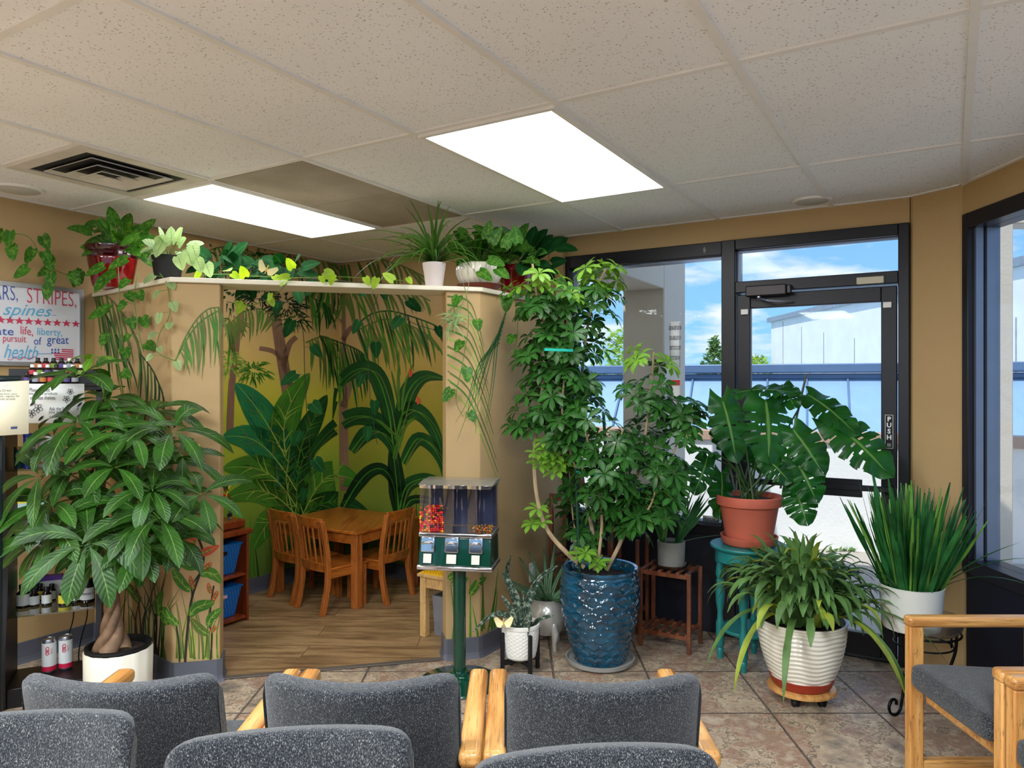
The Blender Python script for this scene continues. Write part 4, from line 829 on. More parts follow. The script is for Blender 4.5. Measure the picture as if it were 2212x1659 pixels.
t = thing('toy_xylophone', 'wooden rod toy lying on the toy shelf edge', 'toy', rm(-3.83, 2.6, zt_))
for k in range(2):
    b = MB(); b.tube([rm(-3.752, 2.62+k*.0, zt_+.014+k*.023), rm(-3.752+k*.004, 2.83, zt_+.014+k*.023)], .011, 8); b.build('rod', M_pine, t)
# building-block table
M_lego = mat('yellow_baseplate', (236, 186, 30), .35, var=.02); 
t = thing('block_table', 'small birch play table with a yellow stud baseplate top', 'table', rm(-2.5, 3.55)); X0, X1, Y0, Y1 = -2.66, -2.315, 3.36, 3.80
b = MB(); b.rbox(X0, X1, Y0, Y1, .352, .372); b.build('tabletop', M_pine, t, bevel=.005)
b = MB(); b.rbox(X0+.01, X1-.01, Y0+.01, Y1-.01, .372, .377)
for i in range(15):
    for j in range(19): b.lathe([(.0075, .377), (.0075, .382), (.0, .382)], rm(X0+.028+i*.0208, Y0+.028+j*.0215), 6)
b.build('baseplate', M_lego, t, smooth=False)
for x, y in ((X0+.012, Y0+.012), (X1-.055, Y0+.012), (X0+.012, Y1-.055), (X1-.055, Y1-.055)):
    b = MB(); b.rbox(x, x+.042, y, y+.042, .004, .352); b.build('leg', M_pine, t, bevel=.004)
for q in ((X0+.054, X1-.055, Y0+.02, Y0+.035), (X0+.02, X0+.035, Y0+.054, Y1-.055), (X1-.035, X1-.02, Y0+.054, Y1-.055)):
    b = MB(); b.rbox(*q, .29, .352); b.build('apron', M_pine, t)
c_ = rm(-2.37, 3.50, .384); t = thing('toy_car', 'tiny pink toy car with a black wheel on the yellow baseplate', 'toy', c_)
b = MB(); b.box((-.035, -.02, .012), (.03, .02, .04), Matrix.Translation(c_)); b.box((-.015, -.018, .04), (.02, .018, .056), Matrix.Translation(c_)); b.build('body', mat('pink', (232, 160, 190), .4), t, bevel=.005)
for s in (-.02, .018):
    for q in (-.022, .022): b = MB(); b.lathe([(0, -.004), (.014, -.004), (.014, .004), (0, .004)], c_+Vector((s, q, .014)), 14, None, Matrix.Rotation(R(90), 4, 'X')); b.build('wheel', M_dark, t)
M_gfab = mat('grey_fabric', (128, 128, 132), .9, var=.1, bump=.4, bs=400)
t = thing('storage_bin', 'grey fabric toy bin under the block table', 'bin', rm(-2.47, 3.6, .004)); b = MB()
def rg(o_, z): return [rm(x, y, z) for x, y in ((-2.60+o_, 3.43+o_), (-2.37-o_, 3.43+o_), (-2.37-o_, 3.73-o_), (-2.60+o_, 3.73-o_))]
b.add(rg(.01, .004)+rg(0, .235)+rg(.006, .235)+rg(.016, .012), [(3, 2, 1, 0)]+[(4*i+j, 4*i+(j+1) % 4, 4*i+4+(j+1) % 4, 4*i+4+j) for i in range(3) for j in range(4)]+[(12, 13, 14, 15)], flat=True); b.build('body', M_gfab, t, recalc=True)
t = thing('toy_animal', 'cream and teal plastic toy animal lying in the grey bin', 'toy', rm(-2.48, 3.56, .12))
b = MB(); b.ball(rm(-2.48, 3.55, .235), .04, 12, (1.3, .8, .8)); b.ball(rm(-2.44, 3.52, .25), .025, 10, (1.2, 1, 1)); b.tube([rm(-2.52, 3.56, .235), rm(-2.56, 3.58, .225), rm(-2.585, 3.6, .24)], [.022, .012, .004], 8); b.build('body', mat('toy_cream', (226, 214, 190), .5), t)
b = MB(); b.ball(rm(-2.47, 3.56, .195), .055, 12, (1.2, 1, .7)); b.build('base', mat('toy_teal', (30, 120, 130), .4), t)
# ---------------------------------------------------------------- plant materials
random.seed(5)
G_money = leafmat('money_tree_leaf', (40, 80, 22), (120, 156, 76), 11, .25, .36, var=.45); G_moneyl = leafmat('money_tree_young_leaf', (92, 140, 36), (160, 190, 96), 9, .3, .38)
G_sch = leafmat('schefflera_leaf', (44, 92, 34), (110, 150, 80), 0, .25, .35, var=.35); G_schl = leafmat('schefflera_young_leaf', (112, 158, 52), (170, 200, 110), 0, .3, .4)
G_mon = leafmat('monstera_leaf', (30, 86, 30), (120, 160, 80), 0, .35, .3, var=.3); G_strap = leafmat('strap_leaf', (84, 118, 62), None, 0, .22, .42, var=.3); G_strapy = leafmat('strap_leaf_yellow', (142, 158, 60), None, 0, .25, .45)
G_spiky = leafmat('blade_leaf', (36, 92, 44), None, 0, .2, .4, var=.4); G_spikl = leafmat('blade_leaf_light', (104, 150, 62), None, 0, .25, .4)
G_spider = leafmat('spider_leaf', (70, 116, 42), (150, 180, 100), 0, .25, .35); G_pothos = leafmat('pothos_leaf', (50, 104, 30), (110, 150, 64), 0, .28, .35, mottle=(104, 150, 56)); G_dark = leafmat('philodendron_dark', (20, 62, 26), (50, 96, 46), 0, .12, .75, spec=.08)
G_bras = leafmat('pale_heart_leaf', (150, 176, 120), (86, 124, 66), 6, .3, .4); G_lime = leafmat('lime_heart_leaf', (150, 184, 60), (110, 150, 50), 0, .35, .4)
G_snake = leafmat('snake_plant_leaf', (50, 72, 58), None, 0, .05, .5, mottle=(170, 182, 160)); G_aloe = leafmat('aloe_leaf', (72, 108, 72), None, 0, .1, .4)
M_soil = mat('soil', (46, 34, 26), .95, var=.4, vs=60, bump=1, bs=120); M_stemg = mat('green_stem', (96, 128, 50), .5); M_stemd = mat('dark_green_stem', (50, 80, 34), .5)
M_trunk = mat('pale_trunk', (176, 152, 118), .75, var=.15, vs=30, stretch=(1, 1, .3), bump=.4, bs=60); M_trunk2 = mat('money_trunk', (128, 100, 76), .7, var=.2, vs=20, bump=.6, bs=50)
M_terra = mat('terracotta', (190, 96, 74), .6, var=.05); M_ceram = mat('white_ceramic', (228, 222, 206), .18, coat=.5, var=.02); M_stake = mat('green_stake', (18, 62, 40), .4)
M_tape = mat('teal_tape', (10, 178, 156), .5)
def soil(c, r_, z, t):
    b = MB(); b.lathe([(0, z+.004), (r_*.6, z+.006), (r_, z), (r_, z-.02)][::-1], (c[0], c[1], 0), 28); return b.build('soil', M_soil, t)
def petal_cluster(b, hub, axis, n, L, W, prof, droop, spread=70, seg=5, fold=.12, gap=0):
    axis = Vector(axis).normalized(); u = axis.orthogonal().normalized(); v = axis.cross(u); ph = rnd(0, 6.28)
    for i in range(n):
        a = ph+2*PI*i/n*(1-gap); e = R(spread+rnd(-10, 10)); d = (u*math.cos(a)+v*math.sin(a))*math.sin(e)+axis*math.cos(e)
        l_ = L*rnd(.8, 1.15); b.leaf(Vector(hub)+d*L*.06, d, axis, l_, W*rnd(.85, 1.1), prof, droop*rnd(.7, 1.3), fold, seg)
# ---------------------------------------------------------------- money tree
c = (P(256, 0, 3.36).x, 3.36)
t = thing('money_tree', 'tall money tree with braided trunk in a white textured pot by the black shelf', 'potted plant', (*c, 0))
def pat(a, z, r_): return .0025*(1 if (math.sin(a*14)*math.sin(z*90) > .1) else 0)
b = MB(); b.lathe([(.105, 0), (.122, .004), (.137, .06), (.142, .14), (.142, .255), (.136, .262), (.130, .255), (.128, .2)], (*c, 0), 120, pat); b.build('pot', mat('white_matte_pot', (226, 220, 204), .55, var=.02), t)
b = MB(); b.lathe([(.112, .2), (.125, .262), (.138, .266), (.138, .278), (.126, .28), (.12, .262), (.118, .24)], (*c, 0), 48); b.build('liner_pot', M_dark, t); soil(c, .117, .25, t)
tr = Vector((*c, 0))+Vector((-.03, 0, 0)); b = MB()
for k in range(4):
    pts = []; rr = []
    for i in range(34):
        z = .245+i*.0155; s_ = i/33; rad = .034*(1-s_)**5+.0165+.012*max(0, s_-.75)*4; a = k*PI/2+s_*8.5
        pts.append(tr+Vector((math.cos(a)*rad-.00*s_, math.sin(a)*rad, z))); rr.append(.024*(1-s_)**5+.0165-.004*s_)
    b.tube(pts, rr, 9)
b.build('braided_trunk', M_trunk2, t)
hubs = [(205, 772, 3.3, .13), (222, 862, 3.25, .2), (168, 815, 3.15, .24), (168, 912, 3.1, .24), (250, 885, 3.45, .2), (325, 890, 3.3, .24), (372, 932, 3.15, .24), (285, 945, 3.05, .2), (205, 940, 3.05, .2), (115, 945, 3.1, .18), (300, 905, 3.5, .22), (395, 985, 3.35, .22), (435, 1068, 3.2, .23), (345, 1010, 3.35, .24), (360, 1080, 3.4, .22),
        (250, 1010, 3.0, .22), (165, 1010, 3.2, .22), (85, 1030, 3.1, .24), (195, 1020, 3.35, .2), (110, 1090, 3.1, .22), (180, 1100, 3.3, .22), (115, 1148, 3.05, .24), (70, 1120, 3.25, .2), (190, 1175, 3.0, .26), (270, 1085, 3.2, .24), (310, 1130, 3.1, .22), (345, 1120, 3.05, .24), (240, 1140, 3.15, .22), (305, 1185, 3.1, .2), (380, 1160, 3.25, .2), (290, 1210, 3.35, .18), (150, 1130, 3.4, .2), (400, 1110, 3.45, .18), (330, 1060, 3.05, .2), (240, 1060, 3.5, .2), (140, 1050, 3.45, .2), (365, 1175, 3.4, .16), (215, 1205, 3.3, .18),
        (120, 1180, 3.35, .2), (270, 1150, 3.45, .2), (230, 980, 3.3, .2), (300, 1000, 3.2, .2), (350, 960, 3.45, .2), (90, 1170, 3.15, .18)]
top = tr+Vector((0, 0, .76)); bs = MB(); bl = MB(); by = MB()
stems = [smooth_path([top+Vector((.0, 0, -.02)), P(250, 1150, 3.36), P(285, 1000, 3.33), P(230, 870, 3.36), P(218, 800, 3.32)], 4), smooth_path([top, P(285, 1130, 3.35), P(330, 1020, 3.3), P(350, 930, 3.3)], 4), smooth_path([top, P(215, 1120, 3.36), P(170, 1010, 3.3), P(160, 900, 3.25)], 4)]
for s_ in stems: bs.tube(s_, [.009*(1-.6*i/len(s_)) for i in range(len(s_))], 6)
allp = [p for s_ in stems for p in s_]
for u, v, d, L in hubs:
    h_ = P(u, v, d); q = min(allp, key=lambda p: (p-h_).length+max(0, p.z-h_.z+.02)*2); mid = (h_+q)/2+Vector((0, 0, .03)); bs.tube(smooth_path([q, mid, h_], 3), .0028, 5)
    ax = (h_-tr-Vector((0, 0, 1.0))).normalized()*.5+Vector((rnd(-.2, .2), -.35+rnd(-.2, .2), .8)); (by if v < 800 else bl)
    petal_cluster(by if v < 790 else bl, h_, ax, random.choice((5, 6, 6, 7)), L*1.03, L*.145, obov, rnd(.9, 1.7), rnd(62, 84), 7)
bs.build('stems', M_stemg, t); bl.build('foliage', G_money, t); by.build('young_foliage', G_moneyl, t)
# ---------------------------------------------------------------- schefflera in the blue pot
c = (P(1296, 0, 3.87).x, 3.87)
t = thing('plant_saucer', 'grey round saucer under the glossy blue floor pot', 'saucer', (*c, 0)); b = MB(); b.lathe([(.0, .001), (.15, .001), (.175, .012), (.182, .034), (.174, .034), (.165, .016), (0, .012)], (*c, 0), 56); b.build('dish', mat('grey_saucer', (150, 150, 146), .45), t)
t = thing('schefflera', 'tall umbrella tree in a glossy blue scalloped floor pot', 'potted plant', (*c, .014)); 
M_blue = mat('blue_glaze', (10, 66, 90), .08, coat=1, var=.3, vs=9)
def scal(a, z, r_):
    row = z/.036; k = math.floor(row); fz = row-k; ph = (k % 2)*.5; fa = (a/(2*PI)*15+ph) % 1; arch = abs(math.sin(PI*fa)); h_ = fz-(.2+.5*arch)
    return (.008*max(0, 1-abs(h_)*3.4)) if .02 < z < .46 else 0
prof = [(.0, .016), (.12, .016)]
for i in range(81):
    s_ = i/80; r_ = .128+.078*math.sin(min(1, s_*1.25)*PI/2)**1.1-.006*max(0, s_-.8)*4; prof.append((r_, .016+s_*.46))
prof += [(.196, .485), (.204, .498), (.198, .508), (.182, .506), (.176, .49), (.17, .44)]
b = MB(); b.lathe(prof, (*c, 0), 200, scal); b.build('pot', M_blue, t); soil(c, .172, .455, t)
stems = [ # main stems as pixel/depth polylines, envelope radius along
    ([(1262, 1225, 3.86), (1225, 1195, 3.86), (1180, 1140, 3.86), (1158, 1060, 3.88), (1155, 960, 3.92), (1170, 850, 3.95), (1185, 740, 3.96), (1160, 640, 3.92), (1150, 570, 3.88)], .014, [(.52, .92)], .17),
    ([(1285, 1232, 3.9), (1280, 1150, 3.92), (1262, 1060, 3.95), (1250, 950, 3.98), (1255, 830, 4.0), (1270, 700, 4.0), (1290, 620, 3.98), (1310, 580, 3.95)], .012, [(.35, 1)], .16),
    ([(1310, 1232, 3.87), (1345, 1160, 3.87), (1365, 1080, 3.85), (1390, 960, 3.83), (1405, 860, 3.82), (1412, 760, 3.8)], .012, [(.22, 1)], .15),
    ([(1290, 1225, 3.84), (1300, 1130, 3.8), (1290, 1040, 3.78), (1270, 960, 3.75), (1262, 880, 3.75)], .009, [(.3, 1)], .14),
    ([(1345, 1160, 3.87), (1400, 1090, 3.8), (1440, 1010, 3.75), (1470, 940, 3.75), (1495, 880, 3.75)], .008, [(.2, 1)], .13),
    ([(1345, 1160, 3.87), (1385, 1120, 3.75), (1410, 1080, 3.7), (1425, 1010, 3.68)], .007, [(.2, 1)], .15),
    ([(1345, 1160, 3.87), (1340, 1100, 3.8), (1320, 1040, 3.75), (1330, 980, 3.72), (1345, 930, 3.75)], .007, [(.1, 1)], .17),
    ([(1345, 1160, 3.87), (1385, 1130, 3.75), (1440, 1120, 3.72), (1455, 1060, 3.78), (1462, 1000, 3.78)], .006, [(.25, 1)], .10),
    ([(1280, 1180, 3.9), (1245, 1150, 4.0), (1235, 1090, 4.05), (1230, 1020, 4.05)], .006, [(.1, 1)], .12),
    ([(1262, 1060, 3.95), (1240, 1000, 3.85), (1215, 900, 3.85), (1222, 780, 3.9), (1225, 680, 3.9), (1230, 630, 3.9)], .008, [(.25, 1)], .12)]
bt = MB(); bl = MB(); by = MB(); bp = MB()
for pts, r_, rngs, env in stems:
    q = smooth_path([P(*p) for p in pts], 6); k = len(q); bt.tube(q, [r_*(1-.55*i/k) for i in range(k)], 7)
    L_ = sum((q[i+1]-q[i]).length for i in range(k-1)); n = int(L_*(50 if env > .13 else 42))
    for j in range(n):
        s_ = rnd(rngs[0][0], rngs[0][1])**.95; s_ = min(.999, max(rngs[0][0], s_)); i = int(s_*(k-1)); p = q[i]; a = rnd(0, 6.28); e = rnd(-.35, .6); rr = env*rnd(.3, 1.0)*(1 if s_ < .93 else .8)
        o_ = Vector((math.cos(a)*math.cos(e), math.sin(a)*math.cos(e)*.9, math.sin(e)))*rr; h_ = p+o_; 
        if toroom(h_)[1] > WY-.05: h_ -= rm(0, 1)*(toroom(h_)[1]-WY+.08)
        bp.tube([p, (p+h_)/2+Vector((0, 0, .012)), h_], .0016, 4, False)
        yng = h_.z > 1.98 or (s_ > .9 and h_.z > 1.45 and rnd(0, 1) < .8); petal_cluster(by if yng else bl, h_, o_.normalized()*.75+Vector((0, -.25, .75)), random.choice((6, 7, 8, 8)), .082 if not yng else .084, .0155, obov, rnd(.7, 1.5), rnd(66, 86), 4, .2)
bt.build('trunk', M_trunk, t); bp.build('petioles', M_stemg, t); bl.build('foliage', G_sch, t); by.build('young_foliage', G_schl, t)
# lone tufts on the bare left trunk and at its foot
for nm, pts in (('stake', [(1252, 1236, 3.84), (1243, 1000, 3.86), (1240, 860, 3.88)]), ('stake', [(1320, 1170, 3.9), (1304, 900, 3.9)])):
    b = MB(); b.tube([P(*p) for p in pts], .008, 8); b.build(nm, M_stake, t)
for u, v, d, n in ((1160, 1120, 3.86, 3), (1178, 1010, 3.84, 3), (1192, 985, 3.86, 3), (1175, 960, 3.84, 3), (1270, 1205, 3.8, 4)):
    b = MB()
    for i in range(n): petal_cluster(b, P(u+rnd(-16, 24), v+rnd(-22, 22), d), (rnd(-.3, .3), -.4, .8), 7, .07, .014, obov, 1, 72, 4, .2)
    b.build('side_shoot', G_schl, t)
for pts, w in (([(1176, 755, 3.78), (1238, 757, 3.80)], .014), ([(1245, 1020, 3.82), (1300, 1028, 3.72), (1350, 1038, 3.66)], .013)):
    b = MB(); q = [P(*p) for p in pts]
    for i in range(len(q)-1): b.beam(q[i], q[i+1], .003, w)
    b.build('tie_tape', M_tape, t)
b = MB(); b.tube([P(1160, 990, 3.88), P(1215, 992, 3.88), P(1250, 990, 3.87)], .0016, 5); b.build('tie_wire', M_stake, t)
# ---------------------------------------------------------------- teal table with monstera
tc_ = Vector((P(1618, 0, 3.86).x, 3.86, 0)); TZ = .625
t = thing('accent_table', 'round teal painted accent table holding the terracotta pot', 'side table', tc_); M_teal = mat('teal_paint', (32, 122, 120), .35, var=.06)
b = MB(); b.lathe([(0, TZ-.022), (.185, TZ-.022), (.197, TZ-.014), (.2, TZ-.006), (.196, TZ), (0, TZ)], tc_, 56); b.build('tabletop', M_teal, t)
b = MB(); b.lathe([(.150, TZ-.085), (.168, TZ-.085), (.168, TZ-.022), (.150, TZ-.022)], tc_, 48); b.build('apron', M_teal, t)
for k in range(4):
    a = R(62+90*k); p = tc_+Vector((math.cos(a)*.15, math.sin(a)*.15, 0)); b = MB(); b.box((p.x-.021, p.y-.021, TZ-.11), (p.x+.021, p.y+.021, TZ-.024))
    b.lathe([(.013, 0), (.016, .03), (.020, .05), (.014, .058), (.022, .07), (.022, .19), (.016, .21), (.014, .25), (.022, .30), (.025, .36), (.018, .40), (.022, .415), (.016, .425), (.024, .45), (.018, TZ-.11)], p, 18); b.build('leg', M_teal, t)
b = MB(); b.lathe([(0, .17), (.14, .17), (.145, .18), (.14, .188), (0, .188)], tc_, 40); b.build('lower_shelf', M_teal, t)
t = thing('plant_saucer', 'terracotta saucer on the teal table under the monstera pot', 'saucer', tc_+Vector((0, 0, TZ))); c3_ = tc_+Vector((0, 0, TZ+.001))
b = MB(); b.lathe([(0, 0), (.125, 0), (.138, .012), (.147, .048), (.140, .048), (.128, .012), (0, .009)], c3_, 48); b.build('dish', M_terra, t)
t = thing('monstera', 'monstera with split leaves in a terracotta pot on the teal table', 'potted plant', tc_+Vector((0, 0, TZ+.011))); pc = tc_+Vector((0, 0, TZ+.012))
b = MB(); b.lathe([(0, 0), (.112, 0), (.122, .04), (.148, .19), (.152, .196), (.168, .2), (.172, .21), (.172, .245), (.166, .25), (.155, .246), (.15, .22), (.146, .2)], pc, 56); b.build('pot', M_terra, t); b = MB(); b.lathe([(.148, .2), (.148, .222), (.08, .228), (0, .226)], pc, 28); b.build('soil', M_soil, t)
def monstera_leaf(b, base, tip, nrm, W, slits=5, bend=.25):
    base = Vector(base); tip = Vector(tip); ax = tip-base; L = ax.length; d = ax/L; n = (Vector(nrm)-d*Vector(nrm).dot(d)).normalized(); sd = d.cross(n); NT_, NS = 64, 9
    tcs = [.27+.60*i/slits+rnd(-.03, .03) for i in range(slits)]
    for sg_ in (-1, 1):
        ids = {}; vs = []; uv = []; of_ = rnd(-.02, .02)
        for i in range(NT_+1):
            tt = i/NT_; w = W*(max(.0, math.sin(PI*(tt*.86+.12)))**.75)*(1 if tt < .93 else max(.03, (1-tt)/.07)**.6)
            for j in range(NS+1):
                s_ = j/NS; al = tt*L+(s_**1.4)*L*.13*(tt-.25)*1.6-(s_**1.3)*L*.16*max(0, 1-tt*4); x = s_*w
                p = base+d*al+sd*sg_*x*math.cos(s_*.35)-n*(bend*L*(tt-.35)**2*.9+bend*.55*x*s_)+n*.01*math.sin(tt*26)*s_; ids[i, j] = len(vs); vs.append(p); uv.append((tt, .5+sg_*s_*.5))
        fs = []
        for i in range(NT_):
            tt = (i+.5)/NT_
            for j in range(NS):
                s_ = (j+.5)/NS; cut = any(abs(tt-(q+of_)) < .008+.016*max(0, s_-.5)+.085*max(0, s_-.82) for q in tcs) and s_ > .42
                hole = any(abs(tt-(q+of_+.06)) < .014 for q in tcs[1:3]) and .14 < s_ < .3
                if cut or hole: continue
                f = (ids[i, j], ids[i+1, j], ids[i+1, j+1], ids[i, j+1]); fs.append(f if sg_ > 0 else f[::-1])
        b.add(vs, fs, uv)
bl = MB(); bs = MB()
ml = [((1560, 858, 3.75), (1590, 972, 3.68), (0, -1, .25), .085, 5), ((1655, 862, 3.78), (1665, 972, 3.66), (.05, -1, .3), .125, 6), ((1590, 845, 3.95), (1700, 836, 3.75), (-.1, -.5, .9), .07, 4), ((1545, 885, 3.9), (1480, 855, 3.72), (.1, -.5, 1), .05, 3), ((1745, 850, 3.95), (1835, 915, 3.72), (-.3, -.7, .8), .075, 5), ((1795, 905, 3.8), (1905, 1000, 3.6), (-.35, -.8, .7), .105, 6),
      ((1712, 925, 3.7), (1770, 1005, 3.6), (-.2, -1, .35), .085, 4), ((1718, 990, 3.66), (1760, 1068, 3.6), (-.1, -1, .3), .09, 4), ((1650, 985, 3.7), (1700, 1030, 3.62), (0, -1, .5), .065, 3), ((1716, 1050, 3.72), (1740, 1118, 3.64), (-.2, -1, .2), .075, 3), ((1560, 1020, 3.9), (1560, 1105, 3.86), (.4, -1, .2), .07, 2), ((1530, 985, 3.78), (1508, 1052, 3.7), (.3, -.9, .4), .06, 4), ((1550, 980, 3.7), (1500, 968, 3.62), (.2, -.4, 1), .035, 2), ((1545, 905, 4.0), (1560, 960, 3.98), (.5, -.9, .1), .05, 2),
      ((1630, 965, 3.95), (1650, 1010, 3.9), (.2, -1, .3), .06, 2), ((1770, 965, 4.0), (1762, 1000, 3.95), (-.3, -1, .1), .05, 2), ((1640, 985, 4.02), (1600, 960, 4.0), (.2, -1, .3), .06, 2), ((1690, 830, 3.9), (1712, 868, 3.76), (-.3, -1, .3), .06, 3)]
cr = pc+Vector((0, 0, .225))
for a, e, n_, w, sl in ml:
    A = P(*a); monstera_leaf(bl, A, A+(P(*e)-A)*1.08, n_, w*1.2, min(sl, 4 if w > .09 else 3), .3); o_ = cr+Vector((rnd(-.08, .08), rnd(-.06, .06), 0)); m_ = o_*.45+A*.55+Vector((0, 0, .04)); bs.tube(smooth_path([o_, m_, A], 5), [.006, .0055, .005, .005, .005, .0045, .0045, .004, .004, .004, .0035], 6)
bl.build('leaves', G_mon, t); bs.build('stems', M_stemd, t)
for pts in ([(1588, 1062, 3.86), (1572, 985, 3.84), (1552, 880, 3.84)], [(1686, 1055, 3.9), (1712, 940, 3.86), (1742, 808, 3.82)]):
    b = MB(); b.tube([P(*p) for p in pts], .006, 7); b.build('stake', mat('grey_green_stake', (70, 78, 72), .5), t)
# ---------------------------------------------------------------- strap-leaf plant on the wheeled caddy
c = Vector((P(1731, 0, 3.42).x, 3.42, 0))
t = thing('plant_caddy', 'round wooden plant caddy on black castors under the wavy white pot', 'plant caddy', c)
b = MB(); b.lathe([(0, .046), (.145, .046), (.152, .050), (.152, .062), (.147, .066), (0, .066)], c, 56); b.build('board', M_oak, t)
for a in (235, 305, 55, 125):
    p = c+Vector((math.cos(R(a))*.105, math.sin(R(a))*.105, 0)); b = MB(); M_ = Matrix.Rotation(R(90), 4, 'Y')
    b.lathe([(0, -.016), (.015, -.016), (.019, -.012), (.019, -.005), (.013, -.003), (.013, .003), (.019, .005), (.019, .012), (.015, .016), (0, .016)], p+Vector((0, 0, .019)), 20, None, M_); b.lathe([(.012, .034), (.02, .038), (.022, .046)], p, 14); b.box((p.x-.018, p.y-.012, .024), (p.x+.018, p.y+.012, .04)); b.build('castor', M_dark, t)
t = thing('plant_saucer', 'brick red plastic saucer between the wavy white pot and the caddy', 'saucer', c+Vector((0, 0, .066))); b = MB(); b.lathe([(0, .067), (.118, .067), (.132, .08), (.145, .115), (.138, .115), (.122, .08), (0, .074)], c, 48); b.build('dish', mat('brick_red', (160, 52, 34), .4), t)
t = thing('strap_leaf_plant', 'arching strap-leaved plant in a white wavy-ridged pot on the caddy', 'potted plant', c+Vector((0, 0, .075)))
CW = c+Vector((0, 0, -.021))
def wavy(a, z, r_): return .0026*math.sin(z*2*PI/.021+1.3*math.sin(a*7))*(1 if .11 < z < .375 else 0)
prof = [(0, .096), (.11, .096)]
for i in range(100):
    s_ = i/99; prof.append((.118+.078*math.sin(s_*PI*.5)**.8+.0*s_, .098+s_*.29))
prof += [(.2, .393), (.199, .399), (.19, .399), (.184, .39), (.178, .34)]
b = MB(); b.lathe(prof, CW, 150, wavy); b.build('pot', M_ceram, t); b = MB(); b.lathe([(.182, .34), (.182, .36), (0, .37)], CW, 30); b.build('soil', M_soil, t)
bl = MB(); by = MB()
def strapb(t): return .8+.2*math.sin(PI*min(1, t*1.6)) if t < .72 else max(.12, (1-((t-.72)/.28)**2.2))
for i in range(400):
    a = rnd(0, 360); rr = rnd(0, .14); base = c+Vector((math.cos(R(a))*rr, math.sin(R(a))*rr, .37)); inner = rnd(0, 1); el = 86-40*(rr/.14)*rnd(.5, 1.1); L = rnd(.26, .45)-.08*(1 if 230 < a < 310 and rr > .07 else 0)
    d = Vector((math.cos(R(a+rnd(-40, 40)))*math.cos(R(el)), math.sin(R(a))*math.cos(R(el)), math.sin(R(el)))); n = Vector((-d.x*.3, -d.y*.3, 1))
    (by if rnd(0, 1) < .16 else bl).leaf(base, d, n, L, rnd(.013, .022), strapb, rnd(2.6, 5.0), .25, 13, rnd(-.4, .4), late=1.3)
for a, L, dr in ((300, .62, 3.0), (295, .6, 2.7), (330, .6, 2.2), (200, .56, 2.6), (215, .58, 3.2), (345, .5, 1.6), (240, .55, 3.2), (20, .5, 2)):
    d = Vector((math.cos(R(a))*.75, math.sin(R(a))*.75, .66)); (by if a % 2 else bl).leaf(c+Vector((0, 0, .37))+Vector((d.x, d.y, 0))*.12, d, (0, 0, 1), L, .016, strap, dr, .25, 13)
bl.build('foliage', G_strap, t); by.build('yellowing_leaves', G_strapy, t)
# ---------------------------------------------------------------- upright plant on the black iron stand
c = Vector((P(1992, 0, 3.32).x+.005, 3.32, 0)); SZ = .362
t = thing('iron_plant_stand', 'black scrolled iron plant stand by the right armchair', 'plant stand', c); M_iron = mat('black_iron', (14, 14, 16), .4, .6)
b = MB(); b.tube([c+Vector((math.cos(R(a))*.15, math.sin(R(a))*.15, SZ-.01)) for a in range(0, 361, 12)], .005, 7, False); b.build('ring', M_iron, t)
b = MB(); b.tube([c+Vector((math.cos(R(a))*.12, math.sin(R(a))*.12, SZ-.07)) for a in range(0, 361, 12)], .004, 7, False); b.build('ring', M_iron, t)
for a in (205, 325, 85):
    dr_ = Vector((math.cos(R(a)), math.sin(R(a)), 0)); pr = [(.13, SZ-.005), (.125, SZ-.08), (.10, SZ-.18), (.098, SZ-.28), (.125, .12), (.142, .06), (.155, .02), (.185, .004), (.215, .018), (.225, .05), (.205, .075), (.182, .068), (.178, .05)]
    b = MB(); b.tube(smooth_path([c+dr_*x+Vector((0, 0, z)) for x, z in pr], 4), .0065, 8); b.build('leg', M_iron, t)
    b = MB(); b.tube([c+dr_*.11+Vector((dr_.y*math.cos(q)*.022, -dr_.x*math.cos(q)*.022, SZ-.045+math.sin(q)*.02)) for q in [k*.45 for k in range(15)]], .0035, 6); b.build('scroll', M_iron, t)
t = thing('plant_saucer', 'clear plastic saucer on the black iron stand', 'saucer', c+Vector((0, 0, SZ))); b = MB(); b.lathe([(0, SZ-.003), (.14, SZ-.003), (.152, SZ+.012), (.165, SZ+.05), (.17, SZ+.055), (.163, SZ+.055), (.148, SZ+.014), (0, SZ+.002)], c, 48); b.build('dish', glass('clear_plastic', (.86, .86, .84, 1), .1, .3), t)
pc = c+Vector((-.055, 0, SZ+.004))
t = thing('blade_leaf_plant', 'dense upright plant with flat green blades in a plain white pot on the iron stand', 'potted plant', pc)
b = MB(); b.lathe([(0, 0), (.115, 0), (.122, .02), (.132, .185), (.135, .195), (.13, .196), (.126, .18), (.122, .13)], pc, 56); b.build('pot', mat('white_gloss_pot', (222, 222, 214), .3, var=.01), t); b = MB(); b.lathe([(.12, .13), (.124, .16), (0, .165)], pc, 28); b.build('soil', M_soil, t)
bl = MB(); by = MB()
for i in range(300):
    a = rnd(0, 360); rr = .11*rnd(0, 1)**.6; base = pc+Vector((math.cos(R(a))*rr, math.sin(R(a))*rr, .16)); tilt = rr/.11*29*rnd(.5, 1.1); el = 90-tilt; L = rnd(.27, .49)*(1 if rnd(0, 1) < .9 else 1.15)
    if i in (5, 60, 130, 200): L *= 1.2
    d = Vector((math.cos(R(a))*math.cos(R(el)), math.sin(R(a))*math.cos(R(el)), math.sin(R(el)))); n = Vector((math.cos(R(a+rnd(-70, 70))), math.sin(R(a+rnd(-70, 70))), .2)); (by if rnd(0, 1) < .25 else bl).leaf(base, d, n, L, rnd(.007, .0125), lambda q: (.8+.25*math.sin(q*13))*(1 if q < .9 else max(.25, (1-q)/.1)), rnd(-.1, .25), .2, 9)
